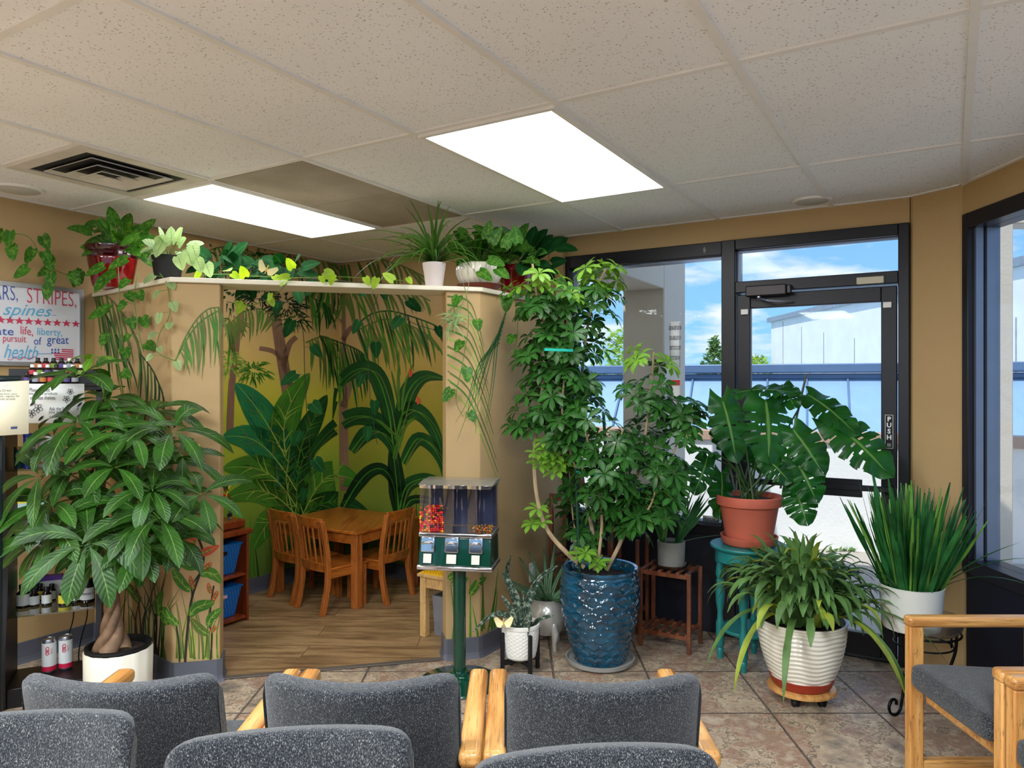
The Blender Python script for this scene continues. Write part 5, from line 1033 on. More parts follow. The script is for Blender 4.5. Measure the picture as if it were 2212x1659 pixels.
for a, L, dr in ((205, .42, .9), (190, .4, 1.0), (215, .4, .7), (345, .5, .9), (330, .45, 1.4), (352, .46, .5)):
    d = Vector((math.cos(R(a))*.75, math.sin(R(a))*.75, .7)); bl.leaf(pc+Vector((0, 0, .155))+Vector((d.x, d.y, 0))*.1, d, (0, 0, 1), L, .007, strap, dr, .2, 9)
bl.build('blades', G_spiky, t); by.build('light_blades', G_spikl, t)
# ---------------------------------------------------------------- snake plant in the white pot on its black stand
c = Vector((P(1124, 0, 3.74).x, 3.74, 0))
t = thing('wood_plant_stand', 'black four-legged plant stand under the white snake plant pot', 'plant stand', c)
for k in range(4):
    a = R(28+90*k); p = c+Vector((math.cos(a)*.102, math.sin(a)*.102, 0)); b = MB(); b.box((-.009, -.009, 0), (.009, .009, .215), Matrix.Translation(p) @ Matrix.Rotation(a, 4, 'Z')); b.build('leg', M_dark, t, bevel=.003)
for a in (R(28), R(118)):
    b = MB(); q = Vector((math.cos(a), math.sin(a), 0)); b.beam(c-q*.095+Vector((0, 0, .062+(.0 if a < 1 else .001))), c+q*.095+Vector((0, 0, .062)), .018, .022); b.build('cross_bar', M_dark, t)
t = thing('plant_saucer', 'clear dish under the white patterned pot on the black stand', 'saucer', c+Vector((0, 0, .074))); b = MB(); b.lathe([(0, .075), (.07, .075), (.082, .09), (.078, .09), (.068, .08), (0, .078)], c, 36); b.build('dish', MATS['clear_plastic'], t)
t = thing('snake_plant', 'twisted mottled snake plant in a small white diamond-patterned pot', 'potted plant', c+Vector((0, 0, .079)))
def diam(a, z, r_): return .0022*(1 if (abs(((a*9/PI+z*52) % 1)-.5) < .18 or abs(((a*9/PI-z*52) % 1)-.5) < .18) else 0)*(1 if .1 < z < .225 else 0)
prof = [(0, .08), (.07, .08)]+[(.078+.016*math.sin(i/40*PI/2), .084+i/40*.15) for i in range(41)]+[(.1, .236), (.1, .252), (.094, .255), (.09, .25), (.088, .22)]
b = MB(); b.lathe(prof, c, 160, diam); b.build('pot', mat('white_matte2', (228, 226, 218), .5, var=.01), t); soil(c, .088, .235, t)
b = MB()
sn = [([(1128, 1370, 3.74), (1112, 1300, 3.74), (1094, 1240, 3.74), (1104, 1200, 3.72)], .018), ([(1120, 1365, 3.7), (1118, 1310, 3.7), (1100, 1262, 3.68), (1085, 1235, 3.68)], .02), ([(1130, 1365, 3.72), (1140, 1300, 3.7), (1165, 1250, 3.72), (1205, 1222, 3.74)], .02), ([(1135, 1372, 3.66), (1140, 1330, 3.64), (1138, 1300, 3.64)], .018), ([(1122, 1372, 3.72), (1128, 1310, 3.72), (1130, 1275, 3.72)], .015), ([(1112, 1370, 3.7), (1095, 1330, 3.66), (1060, 1330, 3.6), (1022, 1365, 3.56)], .012), ([(1140, 1370, 3.74), (1160, 1340, 3.72), (1195, 1330, 3.72)], .012), ([(1118, 1372, 3.68), (1105, 1320, 3.66), (1084, 1286, 3.64)], .013)]
for pts, w in sn:
    q = smooth_path([P(*p) for p in pts], 6); k = len(q); vs = []; uv = []; tw0 = rnd(-.6, .6)
    for i, p in enumerate(q):
        s_ = i/(k-1); d = (q[min(i+1, k-1)]-q[max(i-1, 0)]).normalized(); sd = d.cross(Vector((math.sin(tw0+s_*1.6), -1, .1))).normalized(); ww = w*(1-s_**4)*(.7+.4*math.sin(s_*3))*(1+.12*math.sin(s_*17)); n_ = sd.cross(d)
        for x, h_ in ((-1, .35), (-.5, .05), (0, -.12), (.5, .05), (1, .35)): vs.append(p+sd*x*max(.002, ww)+n_*h_*ww); uv.append((s_, .5+.5*x))
    b.add(vs, [(i*5+j, i*5+j+1, i*5+6+j, i*5+5+j) for i in range(k-1) for j in range(4)], uv)
b.build('leaves', G_snake, t, solid=.003)
# butterfly on that pot and others
def butterfly(p, s_, label, wc, wd, facing=(0, -1, .3), up=(0, 0, 1)):
    t = thing('butterfly_decoration', label, 'butterfly', p); f = Vector(facing).normalized(); u_ = (Vector(up)-f*Vector(up).dot(f)).normalized(); sd = f.cross(u_); mw = mat('wing_'+label[:9], wc, .6, var=.1); md = mat('butterfly_black', wd, .6)
    b = MB(); b.tube([p-u_*s_*.3, p, p+u_*s_*.32], [s_*.03, s_*.06, s_*.04], 6); b.build('body', md, t)
    for sg_ in (-1, 1):
        b = MB(); b.add([p+f*.0, p+sd*sg_*s_*.55+u_*s_*.45+f*s_*.12, p+sd*sg_*s_*.7+u_*s_*.3+f*s_*.15, p+sd*sg_*s_*.62+u_*s_*.05+f*s_*.1, p+sd*sg_*s_*.45-u_*s_*.3+f*s_*.08, p+sd*sg_*s_*.2-u_*s_*.35+f*s_*.04], [(0, 1, 2, 3), (0, 3, 4, 5)]); b.build('wing', mw, t, solid=.0012, smooth=False)
butterfly(P(1088, 1345, 3.62), .07, 'cream butterfly decoration clipped to the snake plant pot', (230, 216, 160), (200, 160, 60))
butterfly(ray_plane(435, 972, *PFL)+PFL[1].normalized()*.006, .045, 'yellow and black butterfly decoration on the left painted pillar', (238, 226, 120), (30, 28, 20), (.2, -1, .2), (.8, 0, 1))
butterfly(ray_plane(322, 694, *PWL)+PWL[1].normalized()*.012, .06, 'brown butterfly decoration on the partition beneath the red pot', (150, 120, 80), (40, 30, 22), (-.1, -1, .1))
butterfly(P(576, 582, 3.72), .075, 'cream butterfly decoration standing on the ledge above the nook opening', (236, 222, 190), (80, 50, 30), (.6, -1, .1), (.5, 0, 1))
# ---------------------------------------------------------------- aloe behind
c = Vector((P(1182, 0, 4.12).x, 4.12, 0)); M_silv = mat('silver_glaze', (190, 188, 182), .2, .3, var=.1)
t = thing('aloe', 'spiky aloe in a silvery footed pot between snake plant and blue pot', 'potted plant', c)
b = MB(); b.lathe([(0, .075), (.07, .075), (.1, .11), (.112, .17), (.1, .225), (.085, .245), (.088, .262), (.092, .27), (.084, .27), (.08, .25)], c, 40); b.build('pot', M_silv, t)
for a in (-70, 50, 170):
    q = Vector((math.cos(R(a)), math.sin(R(a)), 0)); b = MB(); b.tube([c+q*.085+Vector((0, 0, .16)), c+q*.115+Vector((0, 0, .1)), c+q*.1+Vector((0, 0, .04)), c+q*.105+Vector((0, 0, .0))], [.018, .022, .013, .012], 9); b.build('foot', M_silv, t)
soil(c, .08, .25, t); b = MB()
for a, el, L in ((95, 70, .3), (60, 75, .33), (120, 60, .3), (170, 35, .32), (200, 30, .26), (10, 45, .22), (40, 62, .3), (250, 55, .2), (330, 10, .24), (300, 20, .22), (350, 30, .16), (145, 55, .28), (75, 50, .3)):
    d = Vector((math.cos(R(a))*math.cos(R(el)), math.sin(R(a))*math.cos(R(el)), math.sin(R(el)))); b.leaf(c+Vector((0, 0, .25))+Vector((d.x, d.y, 0))*.03, d, (0, -.6, 1), L, .014, lambda q: max(.04, 1-q)**.7, rnd(.0, .8), .5, 8)
b.build('leaves', G_aloe, t, solid=.004)
# ---------------------------------------------------------------- slatted wooden plant stands and the grey pot
M_slat = oak_mat('stained_slat_wood', (84, 44, 26), (112, 62, 38), (130, 76, 50), (0, 0, 0), (10, 10, 3))
def shelf_stand(name, label, X0, X1, Y0, Y1, levels, ztop):
    t = thing(name, label, 'plant stand', rm((X0+X1)/2, (Y0+Y1)/2))
    for x in (X0, X1-.022):
        for y in (Y0, Y1-.022): b = MB(); b.rbox(x, x+.022, y, y+.022, 0, ztop); b.build('leg', M_slat, t, bevel=.003)
    for z in levels:
        for y in (Y0+.002, Y1-.020): b = MB(); b.rbox(X0+.022, X1-.022, y, y+.018, z-.03, z-.008); b.build('rail', M_slat, t)
        n = 6
        for k in range(n): x = X0+.012+(X1-X0-.045)*k/(n-1); b = MB(); b.rbox(x, x+.02, Y0+.0, Y1-.0, z-.008, z+.002); b.build('slat', M_slat, t, bevel=.002)
    return t
p = toroom((P(1448, 0, 4.13).x, 4.13)); X_, Y_ = p
shelf_stand('slatted_plant_stand', 'low brown slatted wood stand holding the grey concrete pot', X_-.15, X_+.15, Y_-.11, Y_+.12, (.105, .437), .437)
p2 = toroom((P(1400, 0, 4.38).x, 4.38)); shelf_stand('slatted_plant_stand', 'half hidden slatted stand between blue pot and the window panel', p2[0]-.22, p2[0]-.02, p2[1]-.10, p2[1]+.08, (.3, .12), .55)
p3 = toroom((P(1258, 0, 4.42).x, 4.42)); st3 = shelf_stand('slatted_plant_stand', 'tall brown slatted stand behind the umbrella tree by the wall', p3[0]-.17, p3[0]+.17, p3[1]-.11, p3[1]+.09, (.12, .44, .80), .81)
gc = rm(X_, Y_, .44)+Vector((.005, 0, 0))
t = thing('plant_saucer', 'clear brown dish on the slatted stand under the grey pot', 'saucer', gc); b = MB(); b.lathe([(0, 0), (.085, 0), (.098, .02), (.094, .02), (.083, .006), (0, .004)], gc, 36); b.build('dish', glass('brown_plastic', (.7, .58, .5, 1), .1, .3), t)
pc = gc+Vector((0, 0, .005)); t = thing('corn_plant', 'spiky cut-back leafy plant in a round grey concrete pot', 'potted plant', pc)
b = MB(); b.lathe([(0, 0), (.07, 0), (.074, .006), (.078, .14), (.074, .142), (.07, .138), (.068, .11)], pc, 44); b.build('pot', mat('grey_concrete_pot', (138, 138, 132), .7), t); soil((pc.x, pc.y), .069, pc.z+.122, t)
bl = MB(); by = MB()
for i in range(46):
    g_ = i % 2; base = pc+Vector(((.03 if g_ else -.045)+rnd(-.012, .012), rnd(-.01, .01), .12)); d = Vector((rnd(.25, .85) if g_ else rnd(-.35, .15), rnd(-.25, .25), 1)); L = rnd(.2, .38) if g_ else rnd(.12, .26)
    (by if i % 4 == 0 else bl).leaf(base, d, (0, -1, .2), L, .006, strap, rnd(0, .3) if g_ else rnd(0, .8), .3, 7)
by.leaf(pc+Vector((.03, 0, .125)), (1, -.2, .35), (0, 0, 1), .3, .005, strap, .3, .2, 8)
bl.build('leaves', G_spiky, t); by.build('pale_leaves', G_spikl, t)
jc = rm(p3[0]+.01, p3[1]-.03, .445); t = thing('vase', 'small white vase with a dark lid on the tall slatted stand', 'vase', jc); b = MB(); b.lathe([(0, 0), (.04, 0), (.055, .04), (.05, .1), (.035, .125), (0, .125)], jc, 30); b.build('body', M_ceram, t); b = MB(); b.lathe([(.03, .125), (.034, .14), (0, .145)], jc, 24); b.build('lid', mat('maroon_glaze', (60, 16, 24), .2), t)
kc_ = rm(p3[0]-.06, p3[1]-.02, .805); t = thing('fern_pot', 'small black nursery pot on top of the tall slatted stand', 'potted plant', kc_); b = MB(); b.lathe([(0, 0), (.05, 0), (.065, .13), (.06, .13), (.056, .1)], kc_, 28); b.build('pot', M_dark, t)
b = MB()
for i in range(40): petal_cluster(b, kc_+Vector((rnd(-.05, .05), rnd(-.05, .03), rnd(.12, .24))), rdir(30, 90), 6, .05, .01, ell, 1, 70, 3)
b.build('foliage', G_schl, t)
# ---------------------------------------------------------------- plants on the ledge
def vine(bs, bl, pts, ls, step, mlist=None, hang=True, jit=.04, w=.42):
    q = smooth_path([P(*p) for p in pts], 8); bs.tube(q, .0022, 5)
    acc = 0; side = 1
    for i in range(1, len(q)):
        acc += (q[i]-q[i-1]).length
        if acc > step:
            acc = 0; side *= -1; p = q[i]; d = (q[i]-q[i-1]).normalized(); L = ls*rnd(.75, 1.2); o_ = Vector((side*rnd(.4, 1)*jit, -rnd(.2, 1)*jit, rnd(-.3, .4)*jit)); h_ = p+o_; bs.tube([p, h_], .0012, 4, False)
            dd = Vector((side*rnd(.0, .8), rnd(-.5, -.05), -rnd(.3, 1) if hang else rnd(-.3, .6))); bl.leaf(h_, dd, (side*.2+rnd(-.2, .2), -1, .35), L, L*w, heart, rnd(-.1, .4), .12, 6, lobe=.12)
def heart_bush(b, c_, n, L, spread, up=.8, w=.42, bs=None):
    for i in range(n):
        a = rnd(0, 6.28); h_ = Vector(c_)+Vector((math.cos(a)*spread*rnd(.2, 1), math.sin(a)*spread*.7*rnd(.2, 1), rnd(.0, 1)*spread*up)); d = (h_-Vector(c_)+Vector((0, -.03, -.01))).normalized()
        b.leaf(h_, d+Vector((0, 0, rnd(-.9, .3))), Vector((rnd(-.4, .4), -1, .7)), L*rnd(.7, 1.2), L*w, heart, rnd(.1, .7), .12, 6, lobe=.12)
        if bs: bs.tube([Vector(c_), h_], .0018, 4, False)
# red glazed pot
c = Vector((P(243, 0, 4.0).x, 4.0, LZ+.001)); M_redg = mat('red_glaze', (116, 6, 14), .1, coat=.5, var=.4, vs=6); M_maroon = mat('maroon_rim', (58, 8, 18), .1, coat=.5)
t = thing('pothos', 'golden pothos in a shiny red glazed pot at the left end of the ledge', 'potted plant', c)
b = MB(); b.lathe([(0, 0), (.09, 0), (.1, .02), (.122, .15), (.122, .165), (.118, .2)], c, 48); b.build('pot', M_redg, t); b = MB(); b.lathe([(.122, .162), (.132, .175), (.128, .19), (.138, .2), (.138, .225), (.128, .225), (.12, .2)], c, 48); b.build('rim', M_maroon, t); soil((c.x, c.y), .12, c.z+.205, t)
bl = MB(); bs = MB(); heart_bush(bl, c+Vector((.05, -.03, .2)), 34, .10, .17, .9, .36, bs)
for u, v in ((300, 510), (275, 560), (225, 575), (250, 590), (232, 668)): bl.leaf(P(u, v, 3.8), (-.8, -.1, -.35), (0, -1, .6), .11, .038, heart, .3, .12, 7, lobe=.1)
vine(bs, bl, [(255, 570, 3.85), (258, 640, 3.8), (262, 720, 3.78), (255, 800, 3.76), (272, 900, 3.78)], .085, .06, jit=.06); vine(bs, bl, [(300, 590, 3.8), (290, 640, 3.72), (300, 720, 3.7), (310, 760, 3.7)], .07, .06); vine(bs, bl, [(230, 600, 3.95), (170, 590, 4.05), (140, 592, 3.9), (95, 565, 3.78), (70, 520, 3.74), (40, 505, 3.7), (-10, 512, 3.62)], .095, .13, jit=.05)
for u, v, a_ in ((22, 510, 0), (25, 540, .2), (92, 520, .5), (72, 548, -.3), (105, 565, .3), (60, 588, -1), (110, 600, .1), (105, 625, 0), (155, 600, .6)): bl.leaf(P(u, v-10, 3.60+u*.0014), (a_, -.15, -.8), (0, -1, .3), .085, .034, heart, .1, .12, 7, lobe=.14)
bl.build('foliage', G_pothos, t); bs.build('vines', M_stemg, t)
# black ribbed pot
c = Vector((P(362, 0, 3.78).x, 3.78, LZ+.001)); t = thing('heartleaf_philodendron', 'pale heart-leaved philodendron in a black ribbed pot on the ledge', 'potted plant', c)
b = MB(); b.lathe([(0, 0), (.055, 0), (.06, .01)]+[(.06+.017*i/30+(.0012 if i % 2 else 0), .01+.125*i/30) for i in range(31)]+[(.078, .138), (.074, .138), (.07, .12)], c, 48); b.build('pot', M_dark, t); soil((c.x, c.y), .071, c.z+.122, t)
bl = MB(); by = MB(); bs = MB(); heart_bush(bl, c+Vector((0.02, -.03, .13)), 16, .085, .10, .9, .40, bs)
for u, v in ((350, 525), (405, 545), (415, 530), (425, 560), (445, 570), (385, 555)): bl.leaf(P(u, v, 3.66), (.4 if u > 360 else -.2, -.3, -.7), (.1, -1, .5), .085, .034, heart, .4, .12, 7, lobe=.13)
vine(bs, bl, [(345, 590, 3.7), (362, 620, 3.58), (366, 680, 3.54), (345, 720, 3.56), (340, 760, 3.56), (375, 778, 3.54)], .055, .055); vine(bs, by, [(400, 597, 3.66), (480, 592, 3.7), (540, 596, 3.7), (600, 598, 3.72), (650, 600, 3.72), (740, 598, 3.74), (820, 604, 3.78), (880, 606, 3.82)], .055, .10, hang=True, jit=.035)
for u, v in ((490, 575), (530, 590), (625, 590), (632, 572), (700, 580), (725, 592), (850, 598)): by.leaf(P(u, v+8, 3.64), (rnd(-1, 1), -.3, rnd(-.2, .7)), (rnd(-.4, .4), -1, .6), .065, .027, heart, .2, .12, 6, lobe=.13)
vine(bs, by, [(620, 612, 3.66), (590, 640, 3.75), (545, 658, 3.8), (490, 652, 3.85)], .055, .09, jit=.03)
bl.build('foliage', G_bras, t); by.build('trailing_leaves', G_lime, t); bs.build('vines', M_stemg, t)
# dark vines that hang inside the nook
c = P(560, 590, 4.05); c.z = LZ+.001; t = thing('dark_philodendron', 'dark green philodendron behind the ledge with vines hanging into the nook', 'potted plant', c)
b = MB(); b.lathe([(0, 0), (.04, 0), (.05, .05), (.046, .05), (.04, .04)], c, 24); b.build('pot', M_dark, t); bl = MB(); bs = MB()
heart_bush(bl, c+Vector((-.1, .05, .05)), 26, .11, .2, .6, .4, bs); heart_bush(bl, P(470, 575, 4.05), 14, .12, .12, .6, .4, bs); heart_bush(bl, P(620, 590, 4.15), 10, .10, .14, .4, .4, bs)
for pts in ([(560, 590, 4.1), (600, 610, 4.3), (640, 640, 4.4), (655, 720, 4.4), (658, 800, 4.4), (662, 880, 4.4), (668, 940, 4.4), (672, 1060, 4.4)], [(600, 590, 4.1), (700, 605, 4.4), (810, 625, 4.5), (798, 690, 4.5), (795, 780, 4.5), (802, 880, 4.5), (815, 960, 4.5)], [(640, 600, 4.2), (760, 610, 4.4), (860, 640, 4.45), (880, 690, 4.45), (935, 712, 4.4), (960, 715, 4.3)], [(560, 600, 4.1), (540, 640, 4.3), (600, 650, 4.3), (640, 655, 4.4)]): vine(bs, bl, pts, .10, .15, jit=.06, w=.36)
bl.build('foliage', G_dark, t); bs.build('vines', mat('dark_stem', (40, 46, 26), .6), t)
# spider plant
c = Vector((P(938, 0, 3.98).x, 3.98, LZ+.001)); t = thing('spider_plant', 'spider plant in a pinkish white plastic pot near the right end of the ledge', 'potted plant', c)
b = MB(); b.lathe([(0, 0), (.044, 0), (.047, .01), (.058, .095), (.060, .1), (.064, .135), (.06, .136), (.056, .11)], c, 40); b.build('pot', mat('pinkish_white_pot', (226, 214, 210), .35, var=.01), t); soil((c.x, c.y), .056, c.z+.118, t)
bl = MB(); by = MB()
for i in range(60):
    a = rnd(150, 390); el = rnd(35, 85); d = Vector((math.cos(R(a))*math.cos(R(el)), math.sin(R(a))*math.cos(R(el))*.7, math.sin(R(el)))); bl.leaf(c+Vector((0, 0, .12)), d, (0, -.4, 1), rnd(.24, .46), .0085, lambda q: max(.05, 1-q**2.2), rnd(1.2, 3.0), .3, 10)
for a, el, L, dr in ((185, 45, .55, 1.5), (180, 35, .5, 1.8), (190, 30, .42, 2.4), (5, 50, .3, 3), (200, 22, .45, 2.2)):
    d = Vector((math.cos(R(a))*math.cos(R(el)), math.sin(R(a))*math.cos(R(el)), math.sin(R(el)))); bl.leaf(c+Vector((0, 0, .12)), d, (0, -.4, 1), L, .008, lambda q: max(.05, 1-q**2.2), dr, .3, 12)
k_ = P(980, 690, 3.84); by.tube(smooth_path([c+Vector((.02, -.02, .12)), P(1000, 560, 3.85), P(1012, 620, 3.82), k_], 5), .0015, 4)
for i in range(34):
    k2 = k_+Vector((rnd(-.03, .03), 0, rnd(-.02, .05))); d = rdir(-70, 80); by.leaf(k2, d, (0, -1, .3), rnd(.06, .13), .004, lambda q: max(.05, 1-q**2), .9, .3, 6)
bl.build('foliage', G_spider, t); by.build('plantlet', G_bras, t)
# white fluted pot with pothos
c = Vector((P(1035, 0, 4.08).x, 4.08, LZ+.001)); t = thing('plant_saucer', 'dark terracotta saucer under the white fluted pot on the ledge', 'saucer', c); b = MB(); b.lathe([(0, 0), (.1, 0), (.125, .03), (.118, .03), (.1, .008), (0, .006)], c, 44); b.build('dish', mat('dark_terracotta', (120, 58, 44), .5, var=.15), t)
c = c+Vector((0, 0, .007)); t = thing('pothos', 'dark pothos in a white fluted round pot on the ledge, right of the spider plant', 'potted plant', c)
def flute(a, z, r_): return -.006*(1-abs(math.sin(a*9)))**4
b = MB(); b.lathe([(0, 0), (.085, 0), (.095, .02)]+[(.095+.036*math.sin(PI*i/14*.72), .02+.11*i/14) for i in range(1, 15)]+[(.112, .138), (.1, .138), (.095, .12)], c, 108, flute); b.build('pot', M_ceram, t); soil((c.x, c.y), .098, c.z+.12, t)
bl = MB(); bs = MB(); heart_bush(bl, c+Vector((.0, .04, .15)), 40, .10, .13, 1.1, .38, bs); heart_bush(bl, c+Vector((.17, .06, .15)), 26, .12, .15, .9, .38, bs)
for u, v, a_ in ((1050, 500, .2), (1062, 510, .5), (1090, 520, .3), (1120, 510, -.2), (1055, 545, .9), (1035, 570, .4), (1072, 565, .4)): bl.leaf(P(u, v+15, 3.92), (a_, -.2, .8 if v < 530 else -.3), (.1, -1, .3), .10, .034, heart, .2, .12, 7, lobe=.1)
vine(bs, bl, [(1000, 610, 3.9), (1008, 640, 3.84), (1012, 700, 3.86), (1000, 780, 3.86), (985, 860, 3.86), (1000, 900, 3.86)], .075, .11, jit=.05); vine(bs, bl, [(1080, 610, 3.95), (1110, 640, 3.95), (1118, 720, 4.0), (1105, 760, 4.0), (1085, 770, 4.0)], .075, .1); vine(bs, bl, [(1150, 560, 4.15), (1195, 600, 4.2), (1190, 660, 4.2), (1205, 720, 4.2)], .07, .07)
bl.build('foliage', G_dark if False else G_pothos, t); bs.build('vines', M_stemg, t)
c = Vector((P(1112, 0, 4.25).x, 4.25, LZ+.001)); t = thing('philodendron', 'leafy philodendron in a red glazed pot behind the umbrella tree top', 'potted plant', c)
b = MB(); b.lathe([(0, 0), (.07, 0), (.08, .02), (.095, .13), (.105, .14), (.1, .16), (.09, .15), (.088, .13)], c, 40); b.build('pot', M_redg, t); bl = MB(); bs = MB(); heart_bush(bl, c+Vector((.05, 0, .14)), 44, .12, .2, .8, .36, bs)
bl.build('foliage', G_dark, t); bs.build('stems', M_stemd, t)
# ---------------------------------------------------------------- black display shelf with products
random.seed(9)
def fit_text(b, txt, A, B, up, hgt, shear=0, bold=0):
    vs, fs = textmesh(txt, 1, shear, bold); x0 = min(v.x for v in vs); x1 = max(v.x for v in vs); y0 = min(v.y for v in vs); y1 = max(v.y for v in vs)
    A = Vector(A); B = Vector(B); up = Vector(up); b.add([A+(B-A)*((v.x-x0)/(x1-x0))+up*hgt*((v.y-y0)/(y1-y0)-.5) for v in vs], fs, flat=True)
E1 = Vector((-.906, -.423, 0)); E2 = Vector((-.423, .906, 0)); FR = Vector((-1.95, 3.45, 0)); SW = .376
M_esp = mat('espresso_wood', (20, 16, 20), .4, var=.1); M_gsh = glass('shelf_glass', (.75, .82, .82, 1), .02, .25)
def sbox(b, a0, a1, c0, c1, z0, z1):
    vs = [FR+E1*a+E2*c+Vector((0, 0, z)) for z in (z0, z1) for a, c in ((a0, c0), (a1, c0), (a1, c1), (a0, c1))]
    b.add(vs, [(3, 2, 1, 0), (4, 5, 6, 7), (0, 1, 5, 4), (1, 2, 6, 5), (2, 3, 7, 6), (3, 0, 4, 7)], flat=True)
t = thing('display_shelf', 'tall black display shelf with glass shelves of health products by the left wall', 'shelf', FR+E1*.19+E2*.15)
for a0 in (-.012, SW-.012):
    b = MB(); vs = []; n = 26
    for i in range(n+1):
        z = 1.455*i/n; w_ = .26+.035*math.sin(z*6.2+.6)
        for a, c in ((a0, .28-w_), (a0+.024, .28-w_), (a0+.024, .28), (a0, .28)): vs.append(FR+E1*a+E2*c+Vector((0, 0, z)))
    b.add(vs, [(3, 2, 1, 0), tuple(4*n+i for i in range(4))]+[(4*i+j, 4*i+(j+1) % 4, 4*i+4+(j+1) % 4, 4*i+4+j) for i in range(n) for j in range(4)], flat=True); b.build('side_panel', M_esp, t)
b = MB(); sbox(b, .012, SW-.012, .01, .28, 0, .088); b.build('base', M_esp, t, bevel=.003)
b = MB(); sbox(b, -.015, SW+.015, 0, .29, 1.44, 1.46); b.build('top_board', M_esp, t, bevel=.003)
for z in (.405, .722, 1.072): b = MB(); sbox(b, .012, SW-.012, .02, .27, z, z+.008); b.build('glass_shelf', M_gsh, t)
for a in (.09, .15):
    b = MB(); b.tube(smooth_path([FR+E1*a+E2*.30+Vector((0, 0, z)) +E1*.02*math.sin(z*14) for z in (.7, .5, .4, .3, .2, .1, .02)], 4), .003, 6); tag(b.build('power_cord', M_dark), 'black cord hanging behind the display shelf, %s' % ('right one' if a < .1 else 'left one'), 'cord')
def at(u, v, z): return P(u, v, (CH-z)*F/(v-829.5))
def bottle(u, v, z, w, h, body, cap, label, name='bottle', lab=None, shape='bottle', text=None, tcol=None, capf=.2, p=None, lband=(.12, .6), group=None, cat='bottle'):
    p = p or at(u, v, z); p = Vector((p.x, p.y, z)); d = p.y; r_ = w*d/F/2; h_ = h*d/F; t = thing(name, label, cat, p, 0, group)
    b = MB()
    if shape == 'bottle': pr = [(0, 0), (r_*.92, 0), (r_, h_*.04), (r_, h_*.62), (r_*.55, h_*.74), (r_*.5, h_*.82), (0, h_*.82)]; c0 = h_*(1-capf)
    elif shape == 'jar': pr = [(0, 0), (r_*.94, 0), (r_, h_*.04), (r_, h_*.72), (r_*.82, h_*.8), (0, h_*.8)]; c0 = h_*.78
    elif shape == 'tube': pr = [(0, 0), (r_*.9, 0), (r_, h_*.03), (r_, h_*.97), (r_*.9, h_), (0, h_)]; c0 = None
    b.lathe(pr, p, 24); b.build('body', body, t)
    if c0 is not None:
        rc = r_*(.62 if shape == 'bottle' else .86); b = MB(); b.lathe([(0, c0), (rc, c0), (rc, h_*.985), (rc*.92, h_), (0, h_)], p, 20); b.build('cap', cap, t)
    else:
        b = MB(); b.lathe([(r_+.0004, h_*.88), (r_+.0012, h_*.9), (r_+.0012, h_*1.0), (0, h_*1.002)], p, 20); b.build('cap', cap, t)
    if lab:
        b = MB(); b.lathe([(r_+.0008, h_*lband[0]), (r_+.0008, h_*lband[1])], p, 24, caps=False); lo = b.build('paper_label', lab, t)
        if text:
            b = MB(); vs, fs = textmesh(text, h_*.13, 0, .0003); x1 = max(abs(v.x) for v in vs); k = min(1, r_*.95/x1)
            pts_ = []
            for v in vs: x = v.x*k; a = x/r_; pts_.append(p+Vector((math.sin(a)*(r_+.0016), -math.cos(a)*(r_+.0016), h_*(lband[0]+lband[1])/2+v.y)))
            fc = -p.xy.normalized(); rot_ = Matrix.Rotation(math.atan2(fc.x, -fc.y), 4, 'Z'); pts_ = [p+rot_ @ (q-p) for q in pts_]; b.add(pts_, fs, flat=True); b.build('lettering', tcol or M_ink, lo)
    return t
W_ = mat('bottle_white', (226, 226, 222), .4, var=.01); A_ = mat('amber_dark', (26, 14, 12), .15, var=.1); K_ = mat('black_cap', (14, 14, 16), .4); N_ = mat('navy_tube', (22, 36, 100), .35, var=.03); T_ = mat('teal_bottle', (30, 84, 92), .3, var=.05); MINT = mat('mint_label', (88, 176, 140), .5, var=.03); YEL = mat('yellow_label', (224, 206, 60), .5, var=.03); LBL = mat('label_white', (214, 216, 216), .55, var=.03)
bottle(77, 1288, .413, 40, 104, W_, W_, 'white pump bottle with a mint green label on the third glass shelf down', lab=MINT, text='Liquid\nChlorophyll', capf=.22, lband=(.1, .6))
for u, v, w, h, lb, bd, lab, tx in ((50, 1312, 25, 50, 'dark bottle with blue and yellow label, leftmost on the lower glass shelf', A_, LBL, None), (74, 1309, 19, 38, 'small dark dropper bottle, second from left at the shelf front', A_, LBL, None), (101, 1306, 19, 38, 'small dark dropper bottle in front of the purple box', A_, LBL, None),
                                    (86, 1298, 17, 37, 'small dark bottle with yellow cap band behind the front pair', A_, YEL, None), (60, 1292, 16, 38, 'dark bottle with yellow top standing behind the leftmost bottle', A_, LBL, None), (112, 1297, 16, 36, 'small dark bottle tight against the purple box', A_, LBL, None), (140, 1305, 24, 36, 'short dark bottle with yellow label half behind the tree leaves', A_, YEL, None)): bottle(u, v, .413, w, h, bd, K_, lb, lab=lab)
bottle(163, 1300, .413, 25, 50, A_, K_, 'dark vitamin jar with pale label, next to the rightmost jar', shape='jar', lab=LBL, name='jar', cat='jar'); bottle(189, 1300, .413, 28, 50, A_, K_, 'black vitamin jar at the right end of the lower glass shelf', shape='jar', lab=LBL, text='WHOLE C', name='jar', cat='jar', lband=(.15, .66))
